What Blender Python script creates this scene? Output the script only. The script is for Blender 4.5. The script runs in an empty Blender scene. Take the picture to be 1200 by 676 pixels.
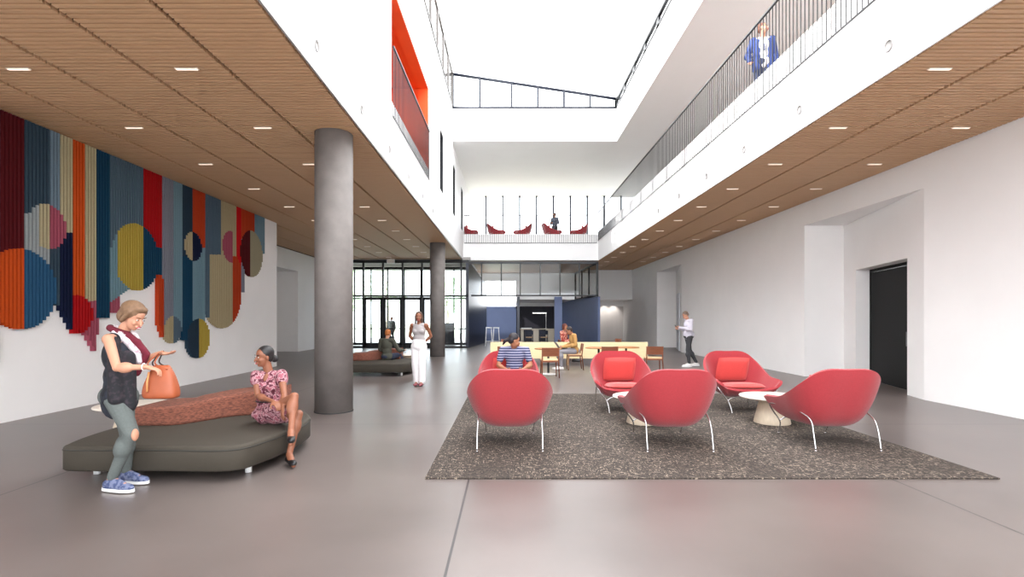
import bpy, math, random
from mathutils import Vector, Matrix, noise
random.seed(7)
PI = math.pi
S = bpy.context.scene
C = S.collection
# ---------------------------------------------------------------- camera / light / exposure
F = 620.0; HX = 596.0; HY = 373.0; EYE = 1.54
cd = bpy.data.cameras.new('camera'); cam = bpy.data.objects.new('camera', cd); C.objects.link(cam)
cam.location = (0, 0, EYE); cam.rotation_euler = (PI/2, 0, 0)
cd.sensor_width = 36; cd.lens = 36*F/1200
cd.shift_x = (600-HX)/1200; cd.shift_y = (HY-338)/1200; cd.clip_end = 400
S.camera = cam
S.view_settings.view_transform = 'Standard'; S.view_settings.look = 'None'
S.view_settings.gamma = 1; S.view_settings.use_curve_mapping = False
S.view_settings.exposure = 2.4
w = bpy.data.worlds.new('sky'); S.world = w; w.use_nodes = True
wn = w.node_tree.nodes; wl = w.node_tree.links
bg = wn['Background']; bg.inputs[1].default_value = 1.3
tc = wn.new('ShaderNodeTexCoord'); sx = wn.new('ShaderNodeSeparateXYZ'); rp = wn.new('ShaderNodeValToRGB')
wl.new(tc.outputs['Generated'], sx.inputs[0]); wl.new(sx.outputs['Z'], rp.inputs[0]); wl.new(rp.outputs[0], bg.inputs[0])
rp.color_ramp.elements[0].position = 0.0; rp.color_ramp.elements[0].color = (.93, .96, 1, 1)
rp.color_ramp.elements[1].position = .6; rp.color_ramp.elements[1].color = (.96, .98, 1, 1)
sd = bpy.data.lights.new('sun', 'SUN'); sd.energy = 1.3; sd.angle = .02; sd.color = (1, .97, .93)
sun = bpy.data.objects.new('sun', sd); C.objects.link(sun)
SUN_DIR = Vector((.76, .28, -.59))
sun.rotation_euler = SUN_DIR.to_track_quat('-Z', 'Y').to_euler(); sun.location = (0, 6, 20)

def P(px, py, d): return Vector(((px-HX)*d/F, d, EYE+(HY-py)*d/F))
def srgb(h):
    h = h.lstrip('#'); r = []
    for i in (0, 2, 4):
        c = int(h[i:i+2], 16)/255; r.append(c/12.92 if c <= .04045 else ((c+.055)/1.055)**2.4)
    return (*r, 1)
# ---------------------------------------------------------------- materials
MATS = {}
def mat(name, col, rough=.6, metal=0., var=0., scale=8., bump=0., bscale=60., emit=0., spec=.5, sheen=0., stretch=(1, 1, 1)):
    if name in MATS: return MATS[name]
    m = bpy.data.materials.new(name); m.use_nodes = True; nt = m.node_tree; n = nt.nodes; b = n['Principled BSDF']
    c = srgb(col); b.inputs['Base Color'].default_value = c; b.inputs['Roughness'].default_value = rough
    b.inputs['Metallic'].default_value = metal; b.inputs['Specular IOR Level'].default_value = spec
    if sheen: b.inputs['Sheen Weight'].default_value = sheen
    if emit: b.inputs['Emission Color'].default_value = c; b.inputs['Emission Strength'].default_value = emit
    t = n.new('ShaderNodeTexCoord'); mp = n.new('ShaderNodeMapping'); mp.inputs['Scale'].default_value = stretch
    nt.links.new(t.outputs['Object'], mp.inputs[0])
    if var:
        nz = n.new('ShaderNodeTexNoise'); nz.inputs['Scale'].default_value = scale; nz.inputs['Detail'].default_value = 5
        nt.links.new(mp.outputs[0], nz.inputs['Vector'])
        r = n.new('ShaderNodeValToRGB'); r.color_ramp.elements[0].position = .3; r.color_ramp.elements[1].position = .7
        r.color_ramp.elements[0].color = tuple(max(0, x*(1-var)) for x in c[:3])+(1,)
        r.color_ramp.elements[1].color = tuple(min(1, x*(1+var)) for x in c[:3])+(1,)
        nt.links.new(nz.outputs['Fac'], r.inputs[0]); nt.links.new(r.outputs[0], b.inputs['Base Color'])
    if bump:
        nb = n.new('ShaderNodeTexNoise'); nb.inputs['Scale'].default_value = bscale; nb.inputs['Detail'].default_value = 3
        nt.links.new(mp.outputs[0], nb.inputs['Vector']); bp = n.new('ShaderNodeBump'); bp.inputs['Strength'].default_value = bump
        bp.inputs['Distance'].default_value = .01
        nt.links.new(nb.outputs['Fac'], bp.inputs['Height']); nt.links.new(bp.outputs[0], b.inputs['Normal'])
    MATS[name] = m; return m
WHITE = mat('white plaster', '#f6f4f3', .75, var=.015, scale=1.2, bump=.03, bscale=30)
WHITEP = mat('white panel', '#f9f8f8', .55, var=.01, scale=1)
SLAT = mat('oak slat', '#c9a27d', .55, var=.05, scale=5, stretch=(1, 12, 1))
SLATB = mat('dark acoustic backing', '#5e4430', .9)
CONC = mat('column concrete', '#736d6a', .7, var=.13, scale=4, bump=.12, bscale=25)
BLACK = mat('black metal frame', '#15161a', .4)
NAVY = mat('navy wall paint', '#5a688c', .5, var=.05, scale=1.5)
NAVYD = mat('dark navy cladding', '#1c2336', .35, var=.1, scale=1.5)
CHAR = mat('charcoal cladding', '#26242f', .6, var=.08, scale=3)
GREYW = mat('warm grey wall', '#d3cdc9', .8, var=.05, scale=.8, stretch=(3, 3, .2))
TRIM = mat('grey metal trim', '#b5b3b3', .4, metal=.3)
ORANGE = mat('orange panel', '#f0581f', .5, var=.03, scale=2)
DOORB = mat('black door paint', '#0b0b0c', .6, spec=.2)
RAILM = mat('dark rail metal', '#101013', .4)
CHROME = mat('brushed chrome', '#cfcfd0', .22, metal=.9)
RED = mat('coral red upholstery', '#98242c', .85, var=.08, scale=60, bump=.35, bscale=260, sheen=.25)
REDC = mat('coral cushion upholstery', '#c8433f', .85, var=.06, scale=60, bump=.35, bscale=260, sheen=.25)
CREAM = mat('pale stone tabletop', '#f1e6d8', .35, var=.02, scale=6)
CREAMB = mat('pale oak table base', '#dccbb4', .55, var=.05, scale=8, stretch=(6, 6, 1))
WOODL = mat('light birch plywood', '#ecd9ab', .5, var=.07, scale=4, stretch=(1, 1, 9))
WOODB = mat('brown walnut', '#7b4429', .5, var=.15, scale=7, stretch=(1, 1, 6))
TAN = mat('tan seat leather', '#e0b58a', .6)
OLIVE = mat('olive grey upholstery', '#3b352c', .8, var=.05, scale=90, bump=.2, bscale=300)
WHITEM = mat('white glossy metal', '#f2f2f2', .3)
GREYM = mat('grey plastic', '#8e8f92', .5)
def glass(name, tint=(1, 1, 1, 1), refl=.6):
    m = bpy.data.materials.new(name); m.use_nodes = True; n = m.node_tree.nodes; l = m.node_tree.links
    for x in list(n): n.remove(x)
    o = n.new('ShaderNodeOutputMaterial'); mx = n.new('ShaderNodeMixShader'); tr = n.new('ShaderNodeBsdfTransparent'); gl = n.new('ShaderNodeBsdfGlossy')
    fr = n.new('ShaderNodeFresnel'); fr.inputs[0].default_value = 1.35; mm = n.new('ShaderNodeMath'); mm.operation = 'MULTIPLY'; mm.inputs[1].default_value = refl
    tr.inputs[0].default_value = tint; gl.inputs['Roughness'].default_value = .02
    l.new(fr.outputs[0], mm.inputs[0]); l.new(mm.outputs[0], mx.inputs[0]); l.new(tr.outputs[0], mx.inputs[1]); l.new(gl.outputs[0], mx.inputs[2]); l.new(mx.outputs[0], o.inputs[0])
    return m
GLASS = glass('clear glass', (.95, .97, .98, 1))
GLASSD = glass('grey tinted glass', (.35, .4, .45, 1))
def floor_mat():
    m = bpy.data.materials.new('polished concrete'); m.use_nodes = True; nt = m.node_tree; n = nt.nodes; l = nt.links; b = n['Principled BSDF']
    t = n.new('ShaderNodeTexCoord'); a = n.new('ShaderNodeTexNoise'); a.inputs['Scale'].default_value = .55; a.inputs['Detail'].default_value = 4; a.inputs['Roughness'].default_value = .5
    l.new(t.outputs['Object'], a.inputs['Vector'])
    r = n.new('ShaderNodeValToRGB'); r.color_ramp.elements[0].position = .3; r.color_ramp.elements[1].position = .72
    r.color_ramp.elements[0].color = srgb('#5a514e'); r.color_ramp.elements[1].color = srgb('#726864')
    l.new(a.outputs['Fac'], r.inputs[0])
    s = n.new('ShaderNodeSeparateXYZ'); l.new(t.outputs['Object'], s.inputs[0])
    def joint(sock, off, pitch):
        ad = n.new('ShaderNodeMath'); ad.operation = 'ADD'; ad.inputs[1].default_value = off; l.new(s.outputs[sock], ad.inputs[0])
        md = n.new('ShaderNodeMath'); md.operation = 'PINGPONG'; md.inputs[1].default_value = pitch/2; l.new(ad.outputs[0], md.inputs[0])
        lt = n.new('ShaderNodeMath'); lt.operation = 'LESS_THAN'; lt.inputs[1].default_value = .009; l.new(md.outputs[0], lt.inputs[0]); return lt
    j1 = joint('X', .38+4.05*5, 4.05); j2 = joint('Y', -7.7+5.0*5, 5.0)
    mx = n.new('ShaderNodeMath'); mx.operation = 'MAXIMUM'; l.new(j1.outputs[0], mx.inputs[0]); l.new(j2.outputs[0], mx.inputs[1])
    mc = n.new('ShaderNodeMix'); mc.data_type = 'RGBA'; l.new(mx.outputs[0], mc.inputs['Factor']); l.new(r.outputs[0], mc.inputs['A']); mc.inputs['B'].default_value = srgb('#2e2a2a')
    l.new(mc.outputs['Result'], b.inputs['Base Color'])
    r2 = n.new('ShaderNodeMapRange'); r2.inputs['To Min'].default_value = .285; r2.inputs['To Max'].default_value = .36; b.inputs['Specular IOR Level'].default_value = .7; l.new(a.outputs['Fac'], r2.inputs[0]); l.new(r2.outputs[0], b.inputs['Roughness'])
    return m
FLOORM = floor_mat()
def rug_mat():
    m = bpy.data.materials.new('flecked brown rug'); m.use_nodes = True; nt = m.node_tree; n = nt.nodes; l = nt.links; b = n['Principled BSDF']
    b.inputs['Roughness'].default_value = .95; t = n.new('ShaderNodeTexCoord')
    def layer(sc, thr, st):
        mp = n.new('ShaderNodeMapping'); mp.inputs['Scale'].default_value = st; l.new(t.outputs['Object'], mp.inputs[0])
        v = n.new('ShaderNodeTexNoise'); v.inputs['Scale'].default_value = sc; v.inputs['Detail'].default_value = 2; l.new(mp.outputs[0], v.inputs['Vector'])
        r = n.new('ShaderNodeMapRange'); r.inputs['From Min'].default_value = thr; r.inputs['From Max'].default_value = thr+.05; l.new(v.outputs['Fac'], r.inputs[0]); return r
    a = layer(24, .62, (.8, 3.4, 1)); c = layer(26, .62, (4.0, .7, 1)); g = layer(1.6, .38, (1, 1, 1))
    mx = n.new('ShaderNodeMath'); mx.operation = 'MAXIMUM'; l.new(a.outputs[0], mx.inputs[0]); l.new(c.outputs[0], mx.inputs[1])
    ml = n.new('ShaderNodeMath'); ml.operation = 'MULTIPLY'; l.new(mx.outputs[0], ml.inputs[0])
    g2 = n.new('ShaderNodeMapRange'); g2.inputs['To Min'].default_value = .35; l.new(g.outputs[0], g2.inputs[0]); l.new(g2.outputs[0], ml.inputs[1])
    nz = n.new('ShaderNodeTexNoise'); nz.inputs['Scale'].default_value = 45; nz.inputs['Detail'].default_value = 3; l.new(t.outputs['Object'], nz.inputs['Vector'])
    r = n.new('ShaderNodeValToRGB'); r.color_ramp.elements[0].position = .35; r.color_ramp.elements[1].position = .65
    r.color_ramp.elements[0].color = srgb('#211b18'); r.color_ramp.elements[1].color = srgb('#443a33'); l.new(nz.outputs['Fac'], r.inputs[0])
    mc = n.new('ShaderNodeMix'); mc.data_type = 'RGBA'; l.new(ml.outputs[0], mc.inputs['Factor']); l.new(r.outputs[0], mc.inputs['A']); mc.inputs['B'].default_value = srgb('#9b8c7c')
    l.new(mc.outputs['Result'], b.inputs['Base Color'])
    bp = n.new('ShaderNodeBump'); bp.inputs['Strength'].default_value = .4; bp.inputs['Distance'].default_value = .01; l.new(nz.outputs['Fac'], bp.inputs['Height']); l.new(bp.outputs[0], b.inputs['Normal'])
    return m
def weave_mat(name, c1, c2, sx_=60, sz_=22):
    m = bpy.data.materials.new(name); m.use_nodes = True; nt = m.node_tree; n = nt.nodes; l = nt.links; b = n['Principled BSDF']
    b.inputs['Roughness'].default_value = .9; t = n.new('ShaderNodeTexCoord'); mp = n.new('ShaderNodeMapping'); mp.inputs['Scale'].default_value = (12, 12, 60)
    l.new(t.outputs['Object'], mp.inputs[0]); v = n.new('ShaderNodeTexNoise'); v.inputs['Scale'].default_value = 2.2; v.inputs['Detail'].default_value = 4; l.new(mp.outputs[0], v.inputs['Vector'])
    r = n.new('ShaderNodeValToRGB'); r.color_ramp.elements[0].position = .42; r.color_ramp.elements[1].position = .58
    r.color_ramp.elements[0].color = srgb(c1); r.color_ramp.elements[1].color = srgb(c2); l.new(v.outputs['Fac'], r.inputs[0]); l.new(r.outputs[0], b.inputs['Base Color']); return m
def stripe_mat(name, c1, c2, pitch, axis='Z', duty=.35):
    m = bpy.data.materials.new(name); m.use_nodes = True; nt = m.node_tree; n = nt.nodes; l = nt.links; b = n['Principled BSDF']; b.inputs['Roughness'].default_value = .85
    t = n.new('ShaderNodeTexCoord'); s = n.new('ShaderNodeSeparateXYZ'); l.new(t.outputs['Object'], s.inputs[0])
    f = n.new('ShaderNodeMath'); f.operation = 'MODULO'; f.inputs[1].default_value = pitch; a = n.new('ShaderNodeMath'); a.operation = 'ADD'; a.inputs[1].default_value = 50
    l.new(s.outputs[axis], a.inputs[0]); l.new(a.outputs[0], f.inputs[0]); g = n.new('ShaderNodeMath'); g.operation = 'LESS_THAN'; g.inputs[1].default_value = pitch*duty; l.new(f.outputs[0], g.inputs[0])
    mc = n.new('ShaderNodeMix'); mc.data_type = 'RGBA'; l.new(g.outputs[0], mc.inputs['Factor']); mc.inputs['A'].default_value = srgb(c1); mc.inputs['B'].default_value = srgb(c2)
    l.new(mc.outputs['Result'], b.inputs['Base Color']); return m
def blotch_mat(name, c1, c2, scale, lo=.45, hi=.55, c3=None):
    m = bpy.data.materials.new(name); m.use_nodes = True; nt = m.node_tree; n = nt.nodes; l = nt.links; b = n['Principled BSDF']; b.inputs['Roughness'].default_value = .85
    t = n.new('ShaderNodeTexCoord'); v = n.new('ShaderNodeTexNoise'); v.inputs['Scale'].default_value = scale; v.inputs['Detail'].default_value = 3; l.new(t.outputs['Object'], v.inputs['Vector'])
    r = n.new('ShaderNodeValToRGB'); r.color_ramp.elements[0].position = lo; r.color_ramp.elements[1].position = hi
    r.color_ramp.elements[0].color = srgb(c1); r.color_ramp.elements[1].color = srgb(c2)
    if c3: e = r.color_ramp.elements.new(min(.99, hi+.07)); e.color = srgb(c3)
    l.new(v.outputs['Fac'], r.inputs[0]); l.new(r.outputs[0], b.inputs['Base Color']); return m
# ---------------------------------------------------------------- mesh builder
class MB:
    def __init__(s): s.v = []; s.f = []; s.sm = []
    def add(s, vs, fs, smooth=False):
        o = len(s.v); s.v += [tuple(x) for x in vs]; s.f += [tuple(i+o for i in f) for f in fs]; s.sm += [smooth]*len(fs); return s
    def box(s, x0, x1, y0, y1, z0, z1, M=None):
        vs = [Vector((x, y, z)) for x in (x0, x1) for y in (y0, y1) for z in (z0, z1)]
        if M: vs = [M @ v for v in vs]
        return s.add(vs, [(0, 1, 3, 2), (4, 6, 7, 5), (0, 4, 5, 1), (2, 3, 7, 6), (0, 2, 6, 4), (1, 5, 7, 3)])
    def prism(s, pts, z0, z1, smooth=False):
        n = len(pts); vs = [(x, y, z0) for x, y in pts]+[(x, y, z1) for x, y in pts]
        s.add(vs, [tuple(range(n))[::-1], tuple(range(n, 2*n))]); o = len(s.v)-2*n
        for i in range(n): s.f.append((o+i, o+(i+1) % n, o+n+(i+1) % n, o+n+i)); s.sm.append(smooth)
        return s
    def lathe(s, prof, c=(0, 0, 0), n=32, M=None):
        vs = []; fs = []; m = len(prof)
        for k in range(n):
            a = 2*PI*k/n
            for r, z in prof:
                v = Vector((r*math.cos(a), r*math.sin(a), z)); v = (M @ v) if M else v
                vs.append(v+Vector(c))
        for k in range(n):
            k2 = (k+1) % n
            for i in range(m-1): fs.append((k*m+i, k2*m+i, k2*m+i+1, k*m+i+1))
        fs.append(tuple(k*m for k in range(n))[::-1]); fs.append(tuple(k*m+m-1 for k in range(n)))
        return s.add(vs, fs, True)
    def tube(s, pts, r, n=10, closed=False):
        pts = [Vector(p) for p in pts]; m = len(pts); vs = []; fs = []
        rr = r if isinstance(r, (list, tuple)) else [r]*m
        up = None
        for i, p in enumerate(pts):
            t = (pts[min(i+1, m-1)]-pts[max(i-1, 0)]).normalized()
            if up is None: up = Vector((0, 0, 1)) if abs(t.z) < .9 else Vector((1, 0, 0))
            a = t.cross(up)
            if a.length < 1e-4: a = t.cross(Vector((0, 1, 0)))
            a.normalize(); b = a.cross(t).normalized(); up = b
            for k in range(n):
                th = 2*PI*k/n; vs.append(p+(a*math.cos(th)+b*math.sin(th))*rr[i])
        for i in range(m-1):
            for k in range(n): fs.append((i*n+k, i*n+(k+1) % n, (i+1)*n+(k+1) % n, (i+1)*n+k))
        fs.append(tuple(range(n))[::-1]); fs.append(tuple(range((m-1)*n, m*n)))
        return s.add(vs, fs, True)
    def build(s, name, material, parent=None, bevel=0, seg=2, sharp=True, solid=0, sub=0, autosmooth=True):
        off = Vector(parent_base(parent)) if parent else Vector((0, 0, 0))
        me = bpy.data.meshes.new(name); me.from_pydata([tuple(Vector(v)-off) for v in s.v], [], s.f); me.validate()
        if len(me.polygons) == len(s.sm): me.polygons.foreach_set('use_smooth', s.sm)
        me.materials.append(material); o = bpy.data.objects.new(name, me); C.objects.link(o)
        if solid:
            md = o.modifiers.new('s', 'SOLIDIFY'); md.thickness = solid; md.offset = 0
        if bevel:
            md = o.modifiers.new('b', 'BEVEL'); md.width = bevel; md.segments = seg; md.limit_method = 'ANGLE'; md.angle_limit = math.radians(40)
        if sub:
            md = o.modifiers.new('u', 'SUBSURF'); md.levels = sub; md.render_levels = sub
        if parent: o.parent = parent
        return o
def parent_base(p):
    v = Vector((0, 0, 0))
    while p is not None: v += p.location; p = p.parent
    return v
def bake(o, smooth=True):
    dg = bpy.context.evaluated_depsgraph_get(); dg.update()
    me = bpy.data.meshes.new_from_object(o.evaluated_get(dg)); o.modifiers.clear(); o.data = me
    if smooth: me.polygons.foreach_set('use_smooth', [True]*len(me.polygons))
    return o
def tag(o, label, cat, group=None):
    o['label'] = label; o['category'] = cat
    if group: o['group'] = group
    return o
def struct(o): o['kind'] = 'structure'; return o
def thing(name, label, cat, loc=(0, 0, 0), rz=0, group=None):
    o = bpy.data.objects.new(name, None); C.objects.link(o); o.location = loc; o.rotation_euler = (0, 0, rz); o.empty_display_size = .2
    return tag(o, label, cat, group)
def dup(root, loc, rz, label, group=None):
    r = root.copy(); C.objects.link(r); r.location = loc; r.rotation_euler = (0, 0, rz); r['label'] = label
    if group: r['group'] = group
    for ch in list(root.children):
        c = ch.copy(); C.objects.link(c); c.parent = r
        for g in list(ch.children):
            d = g.copy(); C.objects.link(d); d.parent = c
    return r
def catmull(pts, n=8, closed=False):
    pts = [Vector(p) for p in pts]; m = len(pts); out = []
    rng = range(m if closed else m-1)
    for i in rng:
        if closed: p0, p1, p2, p3 = pts[(i-1) % m], pts[i], pts[(i+1) % m], pts[(i+2) % m]
        else: p0, p1, p2, p3 = pts[max(i-1, 0)], pts[i], pts[i+1], pts[min(i+2, m-1)]
        for k in range(n):
            t = k/n; out.append(.5*((2*p1)+(p2-p0)*t+(2*p0-5*p1+4*p2-p3)*t*t+(3*p1-p0-3*p2+p3)*t**3))
    if not closed: out.append(pts[-1])
    return out
# ---------------------------------------------------------------- structure
H = 4.6; XL = -2.39; XR = 4.73; XW = 7.85; XA = -7.45; XF = -9.75; YB = 27.9; ZF = 5.75
def wallx(name, x0, x1, y0, y1, z0, z1, holes, m=WHITE):
    """wall in the y-z plane with rectangular holes (ya,yb,za,zb)"""
    ys = sorted({y0, y1, *[h[0] for h in holes], *[h[1] for h in holes]}); zs = sorted({z0, z1, *[h[2] for h in holes], *[h[3] for h in holes]})
    b = MB()
    for i in range(len(ys)-1):
        for j in range(len(zs)-1):
            cy = (ys[i]+ys[i+1])/2; cz = (zs[j]+zs[j+1])/2
            if any(h[0] < cy < h[1] and h[2] < cz < h[3] for h in holes): continue
            b.box(x0, x1, ys[i], ys[i+1], zs[j], zs[j+1])
    return struct(b.build(name, m))
o = MB().box(-13, 9.2, -5, 42, -.2, 0).build('floor', FLOORM); struct(o)
LAWN = mat('pale lawn', '#c3cbb2', .95, var=.15, scale=.6)
PAVE_BOUNCE = mat('pale paving and bounce', '#dddcda', .8, var=.05, scale=1)
struct(MB().box(-60, 60, 44, 140, -.35, -.05).box(-60, -13, -5, 44, -.35, -.05).build('ground', LAWN))
struct(MB().box(-40, 40, -60, -5, -.2, -.02).box(-13, 9.2, 42, 44, -.2, -.02).build('paving_and_bounce', PAVE_BOUNCE))  # first slab added behind the camera to bounce light upward; second is real paving
# left art wall and rear-left wall with its wedge niche
struct(MB().box(XA-.25, XA, -4, 17, 0, H-.002).build('wall_left', WHITE))
b = MB(); b.prism([(-13, 17.0), (XA-.25, 17.0), (XA-.25, 16.8), (-13, 16.8)], 0, H-.002)
b.prism([(-11.2, 17), (XF, 17), (XF, 20.5), (-10.95, 24.5), (XF, 24.5), (XF, 31), (-11.2, 31)], 0, 3.72)
b.box(-11.2, XF, 17, 31, 3.72, H-.002); struct(b.build('wall_left_rear', WHITE))
# right wall with two wedge niches: solid outside, niche cut out below 4 m
b = MB(); prof = [(9.2, -4), (XW, -4), (XW, 10.0), (8.9, 14.04), (XW, 14.04), (XW, 24.0), (8.88, 28.0), (XW, 28.0), (XW, 39), (9.2, 39)]
# the slanted wall of the near niche carries a door opening -> build it in pieces
def sl(t): return (XW+(8.9-XW)*t, 10.0+4.04*t)
t0 = (10.64-10)/4.04; t1 = (13.24-10)/4.04
q0 = sl(t0); q1 = sl(t1)
nx, ny = (4.04/4.174, -1.05/4.174)      # outward (away from room) normal
def off(q, k): return (q[0]+nx*k, q[1]+ny*k)
b.prism([(9.6, -4), (XW, -4), (XW, 10.0), q0, off(q0, .34), (9.6, off(q0, .34)[1])], 0, 4)
b.prism([q1, (8.9, 14.04), (XW, 14.04), (XW, 24.0), (8.88, 28.0), (XW, 28.0), (XW, 39), (9.6, 39), (9.6, off(q1, .34)[1]), off(q1, .34)], 0, 4)
b.prism([q0, q1, off(q1, .34), (9.6, off(q1, .34)[1]), (9.6, off(q0, .34)[1]), off(q0, .34)], 2.75, 4)
b.prism([off(q0, .34), off(q1, .34), (9.9, off(q1, .34)[1]), (9.9, off(q0, .34)[1])], 0, .02)
b.box(XW, 9.6, -4, 39, 4, 9.07)
struct(b.build('wall_right', WHITE))
# black double door in the niche
dv = (Vector(q1)-Vector(q0)); L = dv.length; ang = math.atan2(dv.y, dv.x)
dr = bpy.data.objects.new('door_1', None); C.objects.link(dr); dr.location = (off(q0, .3)[0], off(q0, .3)[1], 0); dr.rotation_euler = (0, 0, ang); struct(dr)
def local(mb, name, m, parent, **k):
    o = mb.build(name, m, **k); o.parent = parent; return o
local(MB().box(0, L, -.06, .0, 2.68, 2.75).box(0, .05, -.06, 0, 0, 2.68).box(L-.05, L, -.06, 0, 0, 2.68), 'door_frame', DOORB, dr)
local(MB().box(.055, .55, -.05, -.01, .01, 2.67), 'door_leaf', DOORB, dr, bevel=.004)
local(MB().box(.56, L-.055, -.05, -.01, .01, 2.67), 'door_leaf', DOORB, dr, bevel=.004)
local(MB().tube([(.63, .0, .95), (.63, .05, .95), (.63, .05, 1.25), (.63, .0, 1.25)], .012), 'door_handle', GREYM, dr)
# pale door in the far niche
struct(MB().prism([(8.02, 24.75), (8.6, 26.98), (8.56, 27.0), (7.98, 24.77)], 0.01, 2.75).build('door_2', mat('pale door', '#dcdfe6', .5)))
# slabs
struct(MB().box(-13, XL-.3, -4, 33, 4.68, ZF).build('ceiling_left', SLATB))
struct(MB().box(XR+.12, XW, -4, 39, 4.68, ZF).build('ceiling_right', SLATB))
struct(MB().box(XL-.3, XR+.12, YB+.15, 36, 4.62, ZF).build('ceiling_back', mat('oak ceiling panel', '#8f6d50', .6, var=.1, scale=4, stretch=(1, 8, 1))))
# atrium left wall
struct(MB().box(XL-.025, XL, -4, 32.6, H, 4.66).build('trim_2', TRIM))
wallx('wall_atrium_left', XL-.3, XL, -4, 32.6, 4.66, 10.5, [(10.8, 15.8, 5.98, 8.4), (18.4, 19.45, 6.06, 8.2), (22.7, 23.8, 6.06, 8.2), (26.6, 27.7, 6.06, 8.2)], WHITEP)
JOINT = mat('panel joint shadow line', '#77726f', .8)
b = MB()
b.box(XL-.01, XL+.002, -4, 10.79, 6.22, 6.232); b.box(XL-.01, XL+.002, 10.0, 10.012, 4.66, 10.5); b.box(XL-.01, XL+.002, 15.81, 32, 9.2, 9.212)
b.box(XL-.01, XL+.002, -4, 15, 9.2, 9.212)
struct(b.build('trim_3', JOINT))
# orange recess
struct(MB().box(-4.4, XL-.3, 10.8, 15.8, 8.4, 8.5).box(-4.5, -4.4, 10.8, 15.8, ZF, 8.4).box(-4.4, XL-.3, 15.8, 15.9, ZF, 8.4).box(-4.4, XL-.3, 10.7, 10.8, ZF, 8.4).box(XL-.298, XL-.004, 15.72, 15.797, 5.99, 8.395).box(XL-.298, XL-.004, 10.803, 15.72, 8.36, 8.397).build('wall_orange_recess', ORANGE))
# three tall windows of the atrium left wall
for i, (a, c) in enumerate(((18.4, 19.45), (22.7, 23.8), (26.6, 27.7))):
    wdw = bpy.data.objects.new('window_%d' % (i+1), None); C.objects.link(wdw); struct(wdw); wdw.location = (XL, a, 6.06)
    MB().box(XL-.28, XL-.02, a, a+.05, 6.06, 8.2).box(XL-.28, XL-.02, c-.05, c, 6.06, 8.2).box(XL-.28, XL-.02, a, c, 6.06, 6.11).box(XL-.28, XL-.02, a, c, 8.15, 8.2).build('window_frame', BLACK, wdw)
    MB().box(XL-.2, XL-.18, a+.05, c-.05, 6.11, 8.15).build('pane', GLASSD, wdw)
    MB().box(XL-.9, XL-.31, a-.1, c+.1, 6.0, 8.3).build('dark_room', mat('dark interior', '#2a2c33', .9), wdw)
# fascia right, rear, floors above
struct(MB().box(XR, XR+.025, -4, YB+.15, H, 4.67).box(XR, XR+.12, -4, YB+.15, 4.67, 6.1).build('wall_fascia_right', WHITEP))
struct(MB().box(XL, XR, YB, YB+.15, H, 5.98).build('wall_fascia_back', WHITEP))
struct(MB().box(XR+.12, XW, YB+.15, 33, ZF, ZF+.01).box(XL, XR+.12, YB+.15, 32.6, ZF, ZF+.01).build('floor_upper', WHITE))
struct(MB().box(XR-.13, 9.6, -4, 33, 9.07, 9.3).box(XL, XR-.13, 22.5, 33, 9.07, 9.3).build('ceiling_upper', WHITEP))
struct(MB().box(XR-.13, XR, -4, 22.5, 9.3, 10.5).build('wall_well_right', WHITEP))
struct(MB().box(XL, XR, 22.5, 22.65, 9.3, 10.5).build('wall_well_back', WHITEP))
XC = 4.6
# sloped roof over the rear part of the well
def zr(x): return 11.98+(10.92-11.98)*(x-XL)/(XC-XL)
b = MB()
vs = [(XL-.35, 15, zr(XL-.35)), (XC+.3, 15, zr(XC+.3)), (XC+.3, 22.9, zr(XC+.3)), (XL-.35, 22.9, zr(XL-.35))]
b.add(vs, [(0, 1, 2, 3)])
TRL = bpy.data.materials.new('translucent white roof'); TRL.use_nodes = True; _n = TRL.node_tree.nodes; _l = TRL.node_tree.links
_d = _n['Principled BSDF']; _d.inputs['Base Color'].default_value = (.9, .9, .9, 1); _t = _n.new('ShaderNodeBsdfTranslucent'); _t.inputs[0].default_value = (.95, .95, .95, 1); _m = _n.new('ShaderNodeMixShader'); _m.inputs[0].default_value = .75
_l.new(_d.outputs[0], _m.inputs[1]); _l.new(_t.outputs[0], _m.inputs[2]); _l.new(_m.outputs[0], _n['Material Output'].inputs[0])
struct(b.build('ceiling_skylight', TRL))
# clerestory windows
def clere(idx, pts):
    wdw = bpy.data.objects.new('window_%d' % idx, None); C.objects.link(wdw); struct(wdw); return wdw
wb = clere(4, None); fr = MB(); r_ = .06
fr.tube([(XL, 22.52, 10.5), (XC, 22.52, 10.5)], r_, 4); fr.tube([(XL, 22.52, zr(XL)-.03), (XC, 22.52, zr(XC)-.03)], r_*1.3, 4)
for k in range(8):
    x = XL+.02+(XC-XL-.04)*([0, .165, .36, .52, .68, .84, 1, 1][k]); fr.box(x-.045, x+.045, 22.46, 22.6, 10.5, zr(x))
fr.build('window_frame', mat('dark blue grey frame', '#12182a', .4), wb)
MB().add([(XL, 22.53, 10.5), (XC, 22.53, 10.5), (XC, 22.53, zr(XC)), (XL, 22.53, zr(XL))], [(0, 1, 2, 3)]).build('pane', GLASS, wb)
wr = clere(5, None); fr = MB()
fr.box(XC-.03, XC+.05, 10, 22.5, 10.5, 10.56).box(XC-.05, XC+.3, 10, 22.5, zr(XC)-.16, zr(XC))
for k in range(9): y = 10+k*1.56; fr.box(XC-.03, XC+.3, y-.12, y+.12, 10.5, zr(XC))
fr.build('window_frame', BLACK, wr)
MB().add([(XC, 10, 10.5), (XC, 22.5, 10.5), (XC, 22.5, zr(XC)), (XC, 10, zr(XC))], [(0, 1, 2, 3)]).build('pane', GLASS, wr)
wl_ = clere(6, None); fr = MB(); FG = mat('warm grey frame', '#4b4643', .5)
fr.box(XL-.05, XL+.03, 10, 22.5, 10.5, 10.56).box(XL-.05, XL+.03, 10, 22.5, zr(XL)-.08, zr(XL))
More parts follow.
